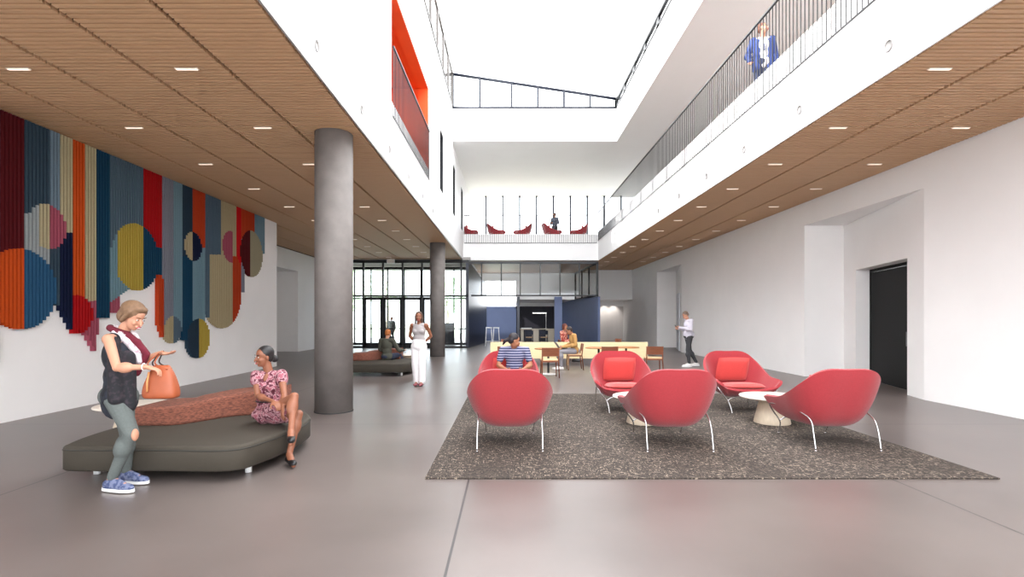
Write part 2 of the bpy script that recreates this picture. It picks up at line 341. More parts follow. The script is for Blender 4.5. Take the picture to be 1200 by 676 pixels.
for k in range(9): y = 10+k*1.56; fr.box(XL-.3, XL+.03, y-.09, y+.09, 10.5, zr(XL))
fr.build('window_frame', FG, wl_)
MB().add([(XL, 10, 10.5), (XL, 22.5, 10.5), (XL, 22.5, zr(XL)), (XL, 10, zr(XL))], [(0, 1, 2, 3)]).build('pane', GLASS, wl_)
# roof left open nearer the camera, out of view, to let sky light in
# upper rear window wall
wu = bpy.data.objects.new('window_7', None); C.objects.link(wu); struct(wu); fr = MB()
for k in range(11): x = -2.44+1.04*k; fr.box(x-.05, x+.05, 32.5, 32.68, ZF, 9.07)
fr.box(-2.44, 7.85, 32.56, 32.68, ZF, ZF+.06); fr.build('window_frame', mat('blue grey mullion', '#1e2438', .4), wu)
MB().box(-2.44, 7.85, 32.61, 32.63, ZF, 9.07).build('pane', GLASS, wu)
# slatted ceilings -------------------------------------------------
def slats(name, x0s, y0, y1, wd, pitch=.087):
    b = MB(); n = int((y1-y0)/pitch)
    for x in x0s:
        for k in range(n):
            y = y0+k*pitch; b.box(x+.026, x+wd-.026, y, y+.056, H, H+.055)
    return b
b = slats('s', [XL-.03-1.035*(k+1) for k in range(5)], 3.6, 27.5, 1.03)
b2 = slats('s', [XL-.03-1.035*(k+1) for k in range(5, 7)], 17.1, 27.5, 1.03); b.add(b2.v, b2.f)
struct(b.build('ceiling_slats_left', SLAT))
b = slats('s', [XR+.03+1.03*k for k in range(3)], 3.6, 33.4, 1.03); struct(b.build('ceiling_slats_right', SLAT))
# ceiling lights ---------------------------------------------------
LEM = mat('lit diffuser', '#f6dfcc', .5, emit=.2)
lt = thing('ceiling_light', 'x', 'ceiling light', (0, 0, 0)); 
local(MB().box(-.14, .14, -.024, .024, -.012, 0), 'light_frame', mat('white light trim', '#e8ddcf', .5), lt, bevel=.003)
local(MB().box(-.13, .13, -.017, .017, -.018, -.011), 'diffuser', LEM, lt)
used = False
ords = ['first', 'second', 'third', 'fourth', 'fifth', 'sixth', 'seventh', 'eighth', 'ninth', 'tenth', 'eleventh', 'twelfth', 'thirteenth', 'fourteenth']
cols = [(-6.0, 'left ceiling nearer the mural', 11), (-3.94, 'left ceiling nearer the atrium', 11), (5.28, 'right ceiling nearer the atrium', 13), (7.25, 'right ceiling nearer the wall', 12)]
for x, txt, n in cols:
    for i in range(n):
        y = 6.48+2.0*i; i0 = i
        if x == 7.25:
            if i == 0: continue
            i0 = i-1
        lab = 'slim linear light in the %s, %s from the camera' % (txt, ords[i0])
        if not used: lt.location = (x, y, H); lt['label'] = lab; lt['group'] = 'linear lights in the slatted ceilings'; used = True
        else: dup(lt, (x, y, H), 0, lab)
# round cover plates on the fascias
cp = thing('speaker_cover', 'x', 'speaker', (0, 0, 0), group='round cover plates on the atrium fascias')
local(MB().lathe([(.0, 0), (.075, 0), (.075, .012), (.062, .012), (.06, .004), (.0, .004)], n=24, M=Matrix.Rotation(PI/2, 3, 'Y').to_4x4()), 'ring', mat('cover ring', '#8d8a88', .5), cp)
used = False
for side, x, rz in (('left', XL, 0), ('right', XR, PI)):
    for i in range(6):
        y = 6.58+2.02*i; lab = 'small round white cover plate on the %s atrium fascia, %s from the camera' % (side, ords[i])
        if not used: cp.location = (x, y, 4.93); cp.rotation_euler.z = rz; cp['label'] = lab; used = True
        else: dup(cp, (x, y, 4.93), rz, lab)
# columns ------------------------------------------------------------
def column(px, pyb, r, label):
    d = F*EYE/(pyb-HY)+r; x = (px-HX)*d/F
    t = thing('concrete_column', label, 'column', (x, d, 0), group='concrete columns')
    local(MB().lathe([(r, .012), (r, H-.002)], n=64), 'shaft', CONC, t); local(MB().lathe([(r+.008, 0), (r+.008, .014)], n=64), 'base_joint', mat('dark joint', '#333333', .8), t)
column(391.3, 485.5, .305, 'thick round grey concrete column beside the woman sitting on the bench')
column(512.7, 418, .305, 'round grey concrete column behind the woman in white trousers')
# ---------------------------------------------------------------- railings
def railing(name, label, a, bpt, z0, z1, pitch=.114, near=(0, 0)):
    A = Vector(a); B = Vector(bpt); d = (B-A); L = d.length; u = d.normalized()
    t = thing(name, label, 'railing', (A.x, A.y, z0))
    n = Vector((-u.y, u.x)); ang = math.atan2(u.y, u.x); M = Matrix.Rotation(ang, 4, 'Z')
    local(MB().box(0, L, -.02, .02, z1-z0-.03, z1-z0, M), 'top_rail', RAILM, t)
    local(MB().box(0, L, -.012, .012, 0, .02, M), 'bottom_rail', RAILM, t)
    ks = list(range(int(L/pitch)+1)); ks.sort(key=lambda k: (A+u*k*pitch-Vector(near)).length)
    tmp = MB().box(-.0065, .0065, -.0065, .0065, .02, z1-z0-.03, M).build('baluster', RAILM); me = tmp.data
    bpy.data.objects.remove(tmp)
    for k in ks[:100]:
        o = bpy.data.objects.new('baluster', me); C.objects.link(o); o.parent = t; p = u*k*pitch; o.location = (p.x, p.y, 0)
    if len(ks) > 100:
        b = MB()
        for k in ks[100:]:
            p = u*k*pitch; b.box(-.0065, .0065, -.0065, .0065, .02, z1-z0-.03, Matrix.Translation((p.x, p.y, 0)) @ M)
        o = local(b, 'baluster', RAILM, t); o['kind'] = 'stuff'
    return t
railing('balcony_railing', 'long dark baluster railing along the right upper balcony', (XR-.03, 6.0), (XR-.03, 27.85), 5.62, 7.12)
railing('balcony_railing', 'dark baluster railing across the rear upper balcony', (XL+.05, YB-.03), (XR-.08, YB-.03), 5.5, 6.98)
railing('balcony_railing', 'short dark baluster railing across the orange recess', (XL+.03, 10.83), (XL+.03, 15.78), 5.66, 7.12)
# ---------------------------------------------------------------- curtain wall left rear (y=27.6) with doors, outer vestibule glazing
YG = 27.6
wg = bpy.data.objects.new('window_8', None); C.objects.link(wg); struct(wg); fr = MB()
fr.box(-9.75, -2.1, YG-.06, YG+.06, 4.42, 4.58).box(-9.75, -2.1, YG-.06, YG+.06, 0, .1).box(-9.75, -2.1, YG-.05, YG+.05, 2.66, 2.76)
for k in range(-2, 6):
    x = -7.57+1.02*k; fr.box(x-.045, x+.045, YG-.06, YG+.06, .0, 4.5)
for a, c in ((-9.75, -7.6), (-3.5, -2.1)): fr.box(a, c, YG-.03, YG+.03, .98, 1.03).box(a, c, YG-.03, YG+.03, .02, .3) if False else fr.box(a, c, YG-.03, YG+.03, .98, 1.03)
fr.build('window_frame', BLACK, wg)
MB().box(-9.75, -7.6, YG-.006, YG+.006, .1, 2.66).box(-3.5, -2.1, YG-.006, YG+.006, .1, 2.66).box(-9.75, -2.1, YG-.006, YG+.006, 2.76, 4.42).build('pane', GLASS, wg)
for i in range(4):
    x0 = -7.57+1.02*i+.045; x1 = x0+.93
    dd = bpy.data.objects.new('door_%d' % (3+i), None); C.objects.link(dd); struct(dd); dd.location = (x0, YG, 0)
    MB().box(x0, x0+.1, YG-.03, YG+.03, .02, 2.65).box(x1-.1, x1, YG-.03, YG+.03, .02, 2.65).box(x0, x1, YG-.03, YG+.03, .02, .26).box(x0, x1, YG-.03, YG+.03, 2.5, 2.65).box(x0, x1, YG-.02, YG+.02, .98, 1.03).build('door_frame', BLACK, dd)
    MB().box(x0+.1, x1-.1, YG-.006, YG+.006, .26, 2.5).build('pane', GLASS, dd)
    hx = x1-.14 if i % 2 == 0 else x0+.14
    MB().tube([(hx, YG-.03, .85), (hx, YG-.09, .85), (hx, YG-.09, 1.35), (hx, YG-.03, 1.35)], .014, 8).build('door_handle', GREYM, dd)
YO = 31.0
wo = bpy.data.objects.new('window_9', None); C.objects.link(wo); struct(wo); fr = MB()
for k in range(-2, 7):
    x = -8.05+.97*k; fr.box(x-.035, x+.035, YO-.05, YO+.05, 0, 4.5)
fr.box(-9.75, -2.2, YO-.05, YO+.05, 0, .12).box(-9.75, -2.2, YO-.05, YO+.05, 4.4, 4.55).box(-9.75, -2.2, YO-.04, YO+.04, 2.66, 2.74)
fr.build('window_frame', BLACK, wo); MB().box(-9.75, -2.2, YO-.006, YO+.006, .12, 4.4).build('pane', GLASS, wo)
struct(MB().box(-13, -2.0, 27.7, 34, 4.6, 4.74).build('ceiling_canopy', mat('grey soffit', '#a9a5a2', .8)))
# dark slanting wall beside the curtain wall (top falls away to the back)
a = (-2.1, 27.55); c = (-1.42, 34.3)
b = MB(); b.add([(a[0]-.12, a[1], 0), (a[0]+.02, a[1], 0), (c[0], c[1], 0), (c[0]-.14, c[1], 0), (a[0]-.12, a[1], 4.56), (a[0]+.02, a[1], 4.56), (c[0], c[1], 3.7), (c[0]-.14, c[1], 3.7)],
    [(3, 2, 1, 0), (4, 5, 6, 7), (0, 1, 5, 4), (1, 2, 6, 5), (2, 3, 7, 6), (3, 0, 4, 7)])
struct(b.build('wall_cafe_left', NAVYD))
# glazed box above the cafe
wc = bpy.data.objects.new('window_10', None); C.objects.link(wc); struct(wc); fr = MB()
fr.box(-2.1, 4.68, YG-.05, YG+.05, 4.38, 4.5).box(-1.95, 4.68, YG-.05, YG+.05, 2.69, 2.77)
for x in (-1.41, -.38, .61, 1.65, 2.68, 3.69): fr.box(x-.03, x+.03, YG-.05, YG+.05, 2.7, 4.45)
fr.box(4.57, 4.68, YG-.05, YG+.05, 2.69, 4.45)
M_ = lambda t, z: (4.62-.35*t, YG+6.2*t, z)
fr.tube([M_(0, 4.42), M_(1, 4.42)], .06, 4); fr.tube([M_(0, 2.74), M_(1, 2.74)], .05, 4)
for t in (.33, .66, 1): fr.tube([M_(t, 2.7), M_(t, 4.42)], .05, 4)
fr.build('window_frame', BLACK, wc)
MB().box(-2.05, 4.57, YG-.006, YG+.006, 2.77, 4.38).add([M_(0, 2.77), M_(1, 2.77), M_(1, 4.38), M_(0, 4.38)], [(0, 1, 2, 3)]).build('pane', GLASS, wc)
# cafe walls
struct(MB().box(-1.5, .52, 36, 36.2, 0, 2.36).build('wall_cafe_back', NAVY))
struct(MB().box(.5, 7.85, 36.2, 36.4, 2.36, 4.62).box(-1.6, .5, 36.2, 36.4, 4.1, 4.62).box(-3.0, -1.6, 36.2, 36.4, 0, 4.62).box(.5, 3.7, 29.7, 36.2, 2.6, 2.95).build('wall_cafe_upper', WHITE))
struct(MB().box(-3.0, 9.2, 35.9, 36.5, 4.55, 4.9).build('trim_4', WHITE))
struct(MB().box(.5, 3.3, 36.21, 36.35, 0, 2.6).build('wall_cafe_niche', CHAR))
struct(MB().prism([(4.66, YG), (3.5, 36.1), (3.62, 36.1), (4.78, YG)], 0, 2.68).build('wall_cafe_right', NAVY))
struct(MB().box(3.3, 7.85, 36.2, 36.4, 0, 2.36).build('wall_back', GREYW))
struct(MB().box(5.0, XW, 33.5, 36.2, 2.73, H).build('wall_bulkhead_back', WHITEP))
for i, (x, y, wd, lb) in enumerate(((.52, 28.2, .07, 'slim dark post at the left of the cafe opening'), (2.64, 28.2, .2, 'wide dark navy post at the right of the cafe opening'))):
    t = thing('cafe_post', lb, 'post', (x, y, 0)); local(MB().box(-wd, wd, -.12, .12, .02, 2.69), 'shaft', NAVY if wd > .1 else NAVYD, t, bevel=.005); local(MB().box(-wd-.02, wd+.02, -.14, .14, 0, .03), 'base_plate', BLACK, t)
# wall washers under the rear bulkhead
for i, x in enumerate((5.35, 5.95, 6.55, 7.15)):
    t = thing('wall_washer', 'small recessed downlight under the rear white bulkhead, %s from the left' % ('first', 'second', 'third', 'fourth')[i], 'downlight', (x, 35.75, 2.73), group='downlights under the bulkhead')
    local(MB().lathe([(.06, -.012), (.06, 0)], n=20), 'trim_ring', WHITEM, t); local(MB().lathe([(.045, -.016), (.045, -.01)], n=20), 'diffuser', LEM, t)
    ld = bpy.data.lights.new('spot', 'SPOT'); ld.energy = 10; ld.spot_size = 1.5; ld.spot_blend = .8; ld.shadow_soft_size = .05; ld.color = (1, .95, .9)
    lo = bpy.data.objects.new('spot', ld); C.objects.link(lo); lo.parent = t; lo.location = (0, 0, -.05); lo.rotation_euler = (.35, 0, 0)
# ceiling sign at the entrance
t = thing('ceiling_sign', 'small white sign box hung at the ceiling over the entrance doors', 'sign', P(458, 304, 27.0))
local(MB().box(-.2, .2, -.04, .04, -.2, .02), 'sign_box', WHITEM, t, bevel=.01); local(MB().box(-.17, .17, -.05, -.04, -.17, -.01), 'sign_face', mat('pale sign face', '#efe6df', .5), t)
local(MB().tube([(0, 0, .0), (0, 0, H-t.location.z)], .015, 8), 'bracket', WHITEM, t)
# ---------------------------------------------------------------- felt fin mural on the left wall
COL = dict(mauve='#8a6f7c', maroon='#5c1118', orange='#e0551a', blue='#2f5f85', slate='#3a4d5c', lslate='#7990a0', cream='#c9bb95', rust='#c8431c', teal='#12425f', gslate='#5b6f80', red='#c00d15', lav='#8d8f9c', lblue='#7d9cab',
           dslate='#2a3d4e', beige='#c3b18c', pink='#b5586b', navy='#101a3c', yellow='#c9ac4a', lgrey='#a9b0b2', bred='#e01218', khaki='#b3a98c')
def art(px, py, s, z):
    def circ(cpx, cpy, r):
        cs = XF_*F/(cpx-HX); cz = EYE+(HY-cpy)*cs/F; return (s-cs)**2+(z-cz)**2 <= r*r
    # discs on top
    if circ(57, 265, .355): return ('lgrey' if px < 47 else 'cream') if px < 58 else 'pink'
    if circ(27.5, 338, .61): return 'orange' if px < 27.5 else 'blue'
    if circ(92, 368, .33) and px > 85: return 'red'
    if circ(161, 300.8, .66): return 'lblue' if px < 138 else ('yellow' if px < 168 else 'teal')
    if circ(227, 288.5, .34): return 'beige' if px < 226.8 else 'navy'
    if circ(295.5, 297, .66): return 'maroon' if px < 293.5 else 'khaki'
    if circ(203.5, 386, .3): return 'beige' if px < 203.5 else 'gslate'
    if circ(233.5, 396, .47): return 'dslate' if px < 233.5 else 'yellow'
    if circ(271, 289, .42) and px < 272.5: return 'pink'
    def bt(c, lim): return c if py < lim else None
    if px < 2.5: return 'mauve' if py < 425 else None
    if px < 31: return bt('maroon', 300)
    if px < 58: return 'slate' if py < 250 else bt('lgrey', 318)
    if px < 71: return 'lslate' if py < 255 else ('slate' if py > 285 else 'lslate') if py < 345+(px-63)*2 else None
    if px < 85: return 'cream' if py < 272 else bt('navy', 345+(px-63)*1.9)
    if px < 101: return bt('orange', 352)
    if px < 114: return 'cream' if py < 352 else bt('pink', 389+(px-100)*1.8)
    if px < 128: return 'teal' if py < 372 else (bt('pink', 392) if px < 118 else None)
    if px < 154: return 'gslate' if py < 290 else ('lblue' if py < 354-(px-130)*.7 else (bt('pink', 366) if px < 141 else None))
    if px < 168: return bt('gslate', 290)
    if px < 185: return bt('red', 300)
    if px < 191: return 'red' if py < 290 else ('rust' if py < 375+(px-185)*3.2 else None) if py > 322 else ('red' if px < 190 and py < 290 else 'teal')
    if px < 192.5: return 'lav' if py < 326 else bt('rust', 395)
    if px < 204: return bt('lav', 386)
    if px < 214.5: return bt('lblue', 386)
    if px < 226.5: return 'dslate' if py < 300 else bt('teal', 398)
    if px < 240: return 'rust' if py < 290 else bt('lblue', 380)
    bottom = lambda: circ(262, 342, .93) or py < 342
    if px < 246.5: return 'gslate' if bottom() else None
    if px < 260: return 'gslate' if py < 298 else ('beige' if bottom() else None)
    if px < 272.5: return 'beige' if bottom() else None
    if px < 278: return 'beige' if py < 300 else ('rust' if bottom() else None)
    if px < 283: return 'bred' if py < 300+(px-278)*2.5 else ('rust' if bottom() else None)
    if px < 286.5: return 'rust' if py < 280 else ('lav' if bottom() and py < 375 else None)
    if px < 298: return bt('rust', 297)
    if px < 310.5: return bt('lblue', 297)
    return None
XF_ = XA+.085
mural = thing('felt_fin_mural', 'colourful mural of vertical felt fins in overlapping circles on the left wall', 'wall art', (XA, 7.2, 3))
groups = {}; segs = []; fi = 0; s = 7.3; pitch = .064
while s < 16.4:
    sc_ = s+.022; px = HX+XF_*F/sc_; z = H-.03; cur = None; top = z; 
    while z > .5:
        py = HY-(z-EYE)*F/sc_; c_ = art(px, py, sc_, z)
        if c_ != cur:
            if cur: segs.append((fi, z, top, cur, s))
            cur = c_; top = z
            if c_ is None and py > 300 and not any(art(px, py+q, sc_, EYE+(HY-py-q)*sc_/F) for q in (4, 8, 12, 20, 30)): break
        z -= .012
    if cur: segs.append((fi, z, top, cur, s))
    s += pitch; fi += 1
par = list(range(len(segs)))
def find(i):
    while par[i] != i: i = par[i]
    return i
for i, a in enumerate(segs):
    for j in range(i+1, len(segs)):
        c_ = segs[j]
        if c_[0] > a[0]+1: break
        if c_[0] == a[0]+1 and c_[3] == a[3] and min(a[2], c_[2]) > max(a[1], c_[1]): par[find(j)] = find(i)
for i, a in enumerate(segs): groups.setdefault((a[3], find(i)), MB()).box(XA+.001, XF_, a[4], a[4]+.040, a[1], a[2])
darker = lambda h: '#'+''.join('%02x' % int(int(h[i:i+2], 16)*.86) for i in (1, 3, 5))
cn = dict(mauve='mauve', maroon='dark maroon', orange='orange', blue='mid blue', slate='slate grey', lslate='light slate', cream='cream', rust='rust red', teal='deep teal blue', gslate='grey blue', red='deep red', lav='lavender grey', lblue='light blue', dslate='dark slate', beige='beige', pink='dusty pink', navy='navy', yellow='mustard yellow', lgrey='light grey', bred='bright red', khaki='khaki beige')
for (k, _i), g in groups.items():
    o = g.build('felt_fins', mat('felt '+k, darker(COL[k]), .95, var=.05, scale=40, spec=.2), mural); o['label'] = cn[k]+' felt fins'
# ---------------------------------------------------------------- rug
o = MB().box(-.8, 4.70, 5.06, 10.73, 0, .014).build('area_rug', rug_mat()); tag(o, 'large dark brown rug with beige flecks under the red lounge chairs', 'rug')
# ---------------------------------------------------------------- womb lounge chair
def make_womb():
    t = thing('lounge_chair', 'x', 'lounge chair', (0, 0, 0))
    half = [(0, -.50, .94), (.22, -.50, .94), (.355, -.455, .89), (.45, -.35, .78), (.50, -.16, .645), (.50, .08, .55), (.515, .28, .53), (.52, .40, .515), (.45, .47, .45), (.37, .43, .40), (.2, .43, .37), (0, .435, .362)]
    rim = half+[(-x, y, z) for x, y, z in half[-2:0:-1]]
    R = catmull(rim, 5, True); n = len(R); Bc = Vector((0, -.05, .235)); rings = 12; b = MB(); vs = []; fs = []
    for p in R:
        for j in range(rings):
            r = 1-j/rings
            q = (p-Bc); vs.append(Bc+Vector((q.x*r**.53, q.y*r**.64, q.z*r**2.3)))
    for i in range(n):
        i2 = (i+1) % n
        for j in range(rings-1): fs.append((i*rings+j, i2*rings+j, i2*rings+j+1, i*rings+j+1))
    vs.append(Bc); c_ = len(vs)-1
    for i in range(n): fs.append((i*rings+rings-1, ((i+1) % n)*rings+rings-1, c_))
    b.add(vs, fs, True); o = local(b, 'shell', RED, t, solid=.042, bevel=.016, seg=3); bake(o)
    # cushions
    def cushion(name, wd, hh, th, M):
        b = MB(); N = 14; vs = []; fs = []
        def f(u, v, s_):
            e = (1-abs(u)**4)*(1-abs(v)**4); return Vector((u*wd/2*(1-.06*v*v), v*hh/2*(1-.06*u*u), s_*th/2*max(0, e)**.45))
        for s_ in (1, -1):
            o_ = len(vs)
            for i in range(N+1):
                for j in range(N+1): vs.append(M @ f(-1+2*i/N, -1+2*j/N, s_))
            for i in range(N):
                for j in range(N):
                    a = o_+i*(N+1)+j; q = (a, a+N+1, a+N+2, a+1); fs.append(q if s_ > 0 else q[::-1])
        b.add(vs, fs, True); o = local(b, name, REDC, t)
        return o
    cushion('seat_cushion', .60, .60, .12, Matrix.Translation((0, .11, .395)) @ Matrix.Rotation(.07, 4, 'X'))
    cushion('back_cushion', .56, .46, .13, Matrix.Translation((0, -.25, .64)) @ Matrix.Rotation(math.radians(68), 4, 'X'))
    for s_ in (-1, 1):
        pts = [(.375, -.50, .008), (.376, -.455, .2), (.372, -.40, .33), (.385, -.26, .39), (.435, .0, .42), (.485, .22, .435), (.49, .34, .41), (.42, .37, .30), (.34, .38, .19), (.315, .42, .1), (.31, .47, .008)]
        pts = catmull([(x*s_, y, z) for x, y, z in pts], 5)
        o = local(MB().tube(pts, .0085, 8), 'leg_frame', CHROME, t)
        for x, y in ((.375, -.50), (.31, .47)):
            g = MB().lathe([(.013, 0), (.013, .012), (.006, .016)], (x*s_, y, 0), 12).build('foot_glide', CHROME); g.parent = o
    local(MB().tube(catmull([(-.34, .38, .19), (-.2, .36, .25), (.2, .36, .25), (.34, .38, .19)], 6), .0085, 8), 'cross_bar', CHROME, t)
    return t
wc_ = make_womb(); G = 'red bucket lounge chairs on the brown rug'
RZ = .014
spots = [(.015, 6.55, 0, 'red lounge chair seen from behind, leftmost in the front row on the rug'), (1.96, 6.53, 0, 'red lounge chair seen from behind, middle of the front row on the rug'),
         (3.90, 6.57, 0, 'red lounge chair at the right rug edge with its back to us'), (0, 9.0, PI, 'red lounge chair with the person in the striped shirt sitting in it'),
         (1.93, 8.97, PI, 'red lounge chair facing us with coral cushions, middle of the rear row'), (3.90, 8.97, PI, 'red lounge chair facing us with coral cushions, right end of the rear row')]
for i, (x, y, rz, lb) in enumerate(spots):
    if i == 0: wc_.location = (x, y, RZ); wc_['label'] = lb; wc_['group'] = G
    else: dup(wc_, (x, y, RZ), rz, lb, G)
up = [(-2.1, 29.0, -PI/2, 'red lounge chair on the rear upper balcony, half hidden at the far left end'), (-.68, 29.0, -1.45, 'red lounge chair on the upper balcony facing right, second from left'), (.78, 29.0, 1.45, 'red lounge chair on the upper balcony facing left, nearest left of the standing person'),
      (2.35, 28.95, -1.4, 'red lounge chair on the upper balcony in front of the standing person'), (3.85, 29.0, 1.45, 'red lounge chair on the upper balcony, rightmost')]
for x, y, rz, lb in up: dup(wc_, (x, y, ZF+.01), rz, lb, 'red lounge chairs on the rear upper balcony')
# ---------------------------------------------------------------- conical side tables
def side_table(x, y, z, label, first=[None]):
    if first[0] is None:
        t = thing('side_table', label, 'table', (x, y, z), group='round side tables with cone bases')
        local(MB().lathe([(0, .365), (.42, .365), (.445, .375), (.45, .383), (.447, .392), (.44, .395), (0, .395)], n=64), 'tabletop', CREAM, t)
        local(MB().lathe([(.245, 0), (.25, .008), (.165, .365)], n=48), 'base', CREAMB, t); first[0] = t
    else: dup(first[0], (x, y, z), 0, label)
side_table(1.98, 7.75, RZ, 'round cream side table between the two middle red chairs')
side_table(3.86, 7.75, RZ, 'round cream side table between the two right-hand red chairs')
side_table(-5.0, 7.06, 0, 'round white side table behind the left bench, mostly hidden by the standing woman')
side_table(-3.25, 16.9, 0, 'round white side table beside the man in the olive jacket')
# ---------------------------------------------------------------- upholstered island benches
def make_bench(bol):
    t = thing('island_bench', 'x', 'bench', (0, 0, 0))
    pts = [(-.76, -1.07, 0), (0, -1.07, 0), (.72, -1.07, 0), (.90, -.72, 0), (.965, -.3, 0), (.97, .1, 0), (.88, .50, 0), (.55, .95, 0), (-.15, 1.3, 0), (-.85, 1.15, 0), (-1.0, .5, 0), (-1.0, -.4, 0), (-.9, -.95, 0)]
    R = catmull(pts, 6, True); prof = [(.06, .10), (.02, .103), (.0, .12), (0, .31), (.004, .326), (.014, .338), (.03, .343), (.05, .345)]
    def ringed(R, prof, capz=None):
        n = len(R); b = MB(); vs = []; fs = []
        for inset, z in prof:
            for i, p in enumerate(R):
                tg = (R[(i+1) % n]-R[i-1]).normalized(); nn = Vector((-tg.y, tg.x, 0)); vs.append((p.x+nn.x*inset, p.y+nn.y*inset, z))
        for j in range(len(prof)-1):
            for i in range(n): fs.append((j*n+i, j*n+(i+1) % n, (j+1)*n+(i+1) % n, (j+1)*n+i))
        fs.append(tuple(range(n))[::-1]); fs.append(tuple(range((len(prof)-1)*n, len(prof)*n))); b.add(vs, fs, True); b.sm[-1] = b.sm[-2] = False
        return b
    o = local(ringed(R, prof), 'seat', OLIVE, t)
    o2 = ringed(R, [(-.002, .296), (-.006, .302), (-.002, .308)]).build('piping', mat('dark piping', '#2f2d29', .8)); o2.parent = o
    # bolster: curved wedge
    fp = catmull([(-.90, -.12, 0), (-.45, -.12, 0), (-.25, .08, 0), (-.07, .38, 0), (.15, .52, 0), (.42, .55, 0)], 8)
    n = len(fp); vs = []; fs = []
    for i, p in enumerate(fp):
        u = i/(n-1); tg = (fp[min(i+1, n-1)]-fp[max(i-1, 0)]).normalized(); nn = Vector((-tg.y*.35, .95, 0)).normalized()
        hgt = .19+.12*u; wd = .75-.10*u; sec = [(0, 0), (-.006, .03), (-.006, hgt-.045), (-.006, hgt-.02), (.004, hgt-.006), (.02, hgt), (.05, hgt+.001), (wd-.05, hgt+.001), (wd-.02, hgt), (wd-.006, hgt-.02), (wd, .02), (wd, 0)]
        for a, z in sec: q = p+nn*a; vs.append((q.x, min(q.y, 1.1), .345+z))
    m = 12
    for i in range(n-1):
        for j in range(m): fs.append((i*m+j, (i+1)*m+j, (i+1)*m+(j+1) % m, i*m+(j+1) % m))
    fs.append(tuple(range(m))); fs.append(tuple(range((n-1)*m, n*m))[::-1])
    b = MB().add(vs, fs, True); b.sm[-1] = b.sm[-2] = False
    o = local(b, 'back_bolster', bol, t)
    for x, y in ((-.75, -.78), (.72, -.72), (.7, .5), (-.72, .85), (-.05, 1.0)):
        local(MB().lathe([(.032, 0), (.032, .10)], (x, y, 0), 20), 'leg', WHITEM, t)
    return t
RUST = weave_mat('rust woven upholstery', '#633a2e', '#8a5341')
bn = make_bench(RUST); bn.location = (-3.33, 6.03, 0); bn['label'] = 'large olive grey curved bench with rust woven bolster, where the woman sits'
bn['group'] = 'curved island benches'
dup(bn, (-3.62, 15.05, 0), .0, 'dark grey curved bench far behind with rust bolster, where the man in olive sits')
# ---------------------------------------------------------------- cafe furniture
def make_chair(name, frame, seatm, lab, hgt=.78):
    t = thing(name, lab, 'chair', (0, 0, 0))   # faces +y
    local(MB().box(-.22, .22, -.2, .22, .44, .475), 'seat', seatm, t, bevel=.012)
    for s_ in (-1, 1):
        local(MB().tube([(s_*.21, .2, 0), (s_*.2, .19, .44)], [.014, .018], 8), 'leg', frame, t)
        local(MB().tube([(s_*.225, -.25, 0), (s_*.21, -.2, .45), (s_*.215, -.245, hgt)], [.014, .018, .014], 8), 'leg', frame, t)
    local(MB().box(-.2, .2, -.19, .2, .405, .44), 'seat_frame', frame, t)
    b = MB(); vs = []; N = 8
    for k in range(N+1):
        u = -1+2*k/N; yy = -.235-.025*(1-u*u)
        for z, dy in ((hgt-.22, .02), (hgt, -.012)):
            vs.append((u*.225, yy+dy-.01, z)); vs.append((u*.225, yy+dy+.012, z))
    fs = []
    for k in range(N): a = k*4; fs += [(a, a+4, a+6, a+2), (a+1, a+3, a+7, a+5), (a+2, a+6, a+7, a+3), (a, a+1, a+5, a+4)]
    fs += [(0, 2, 3, 1), (N*4, N*4+1, N*4+3, N*4+2)]
    local(b.add(vs, fs), 'backrest', frame, t)
    return t
ch = make_chair('dining_chair', WOODB, TAN, 'x'); GC = 'walnut dining chairs at the cafe tables'
cs = [(1.07, 13.85, .05, 'walnut chair with its back to us, standing left of the person with the laptop'), (3.98, 14.55, -.1, 'walnut chair with tan seat at the right end of the long bench'), (2.72, 14.45, 0, 'walnut chair half hidden behind the middle rear red lounge chair'),
      (-.1, 14.6, .1, 'walnut chair hidden behind the head of the person in the striped shirt'), (1.98, 15.95, PI/2, 'walnut chair the person with the laptop is sitting on'),
      (-.05, 19.0, PI, 'walnut chair beyond the left end of the long bench'), (3.85, 19.6, PI/2+.3, 'walnut chair beyond the right end of the long bench'), (2.05, 18.95, PI/2+PI, 'walnut chair beyond the long bench holding the person in red')]
for i, (x, y, rz, lb) in enumerate(cs):
    if i == 0: ch.location = (x, y, 0); ch.rotation_euler.z = rz; ch['label'] = lb; ch['group'] = GC
    else: dup(ch, (x, y, 0), rz, lb, GC)
def cafe_table(x, y, lb, first=[None]):
    if first[0] is None:
        t = thing('cafe_table', lb, 'table', (x, y, 0), group='round walnut cafe tables')
        local(MB().lathe([(0, .685), (.375, .685), (.385, .70), (.38, .71), (0, .71)], n=40), 'tabletop', mat('oak tabletop', '#b27a48', .5, var=.1, scale=5), t)
        local(MB().lathe([(.03, .02), (.03, .685)], n=16), 'pedestal', BLACK, t); local(MB().lathe([(.24, 0), (.24, .012), (.05, .03)], n=32), 'base', WHITEM, t); first[0] = t
    else: dup(first[0], (x, y, 0), 0, lb)
cafe_table(1.10, 14.65, 'round cafe table in front of the left part of the long bench'); cafe_table(2.58, 15.15, 'round cafe table behind the middle rear red lounge chair'); cafe_table(3.42, 15.4, 'round cafe table beside the rightmost walnut chair')
t = thing('long_bench', 'long light birch bench with a solid back panel across the cafe area', 'bench', (2.0, 17.4, 0))
local(MB().box(-2.6, 2.58, 0, .03, .22, .76), 'back_panel', WOODL, t, bevel=.005); local(MB().box(-2.6, 2.58, .03, .5, .42, .46), 'seat', WOODL, t, bevel=.01)
for k in range(5):
    x = -2.5+k*1.23; local(MB().box(x-.02, x+.02, .02, .46, 0, .42), 'leg', WOODL, t)
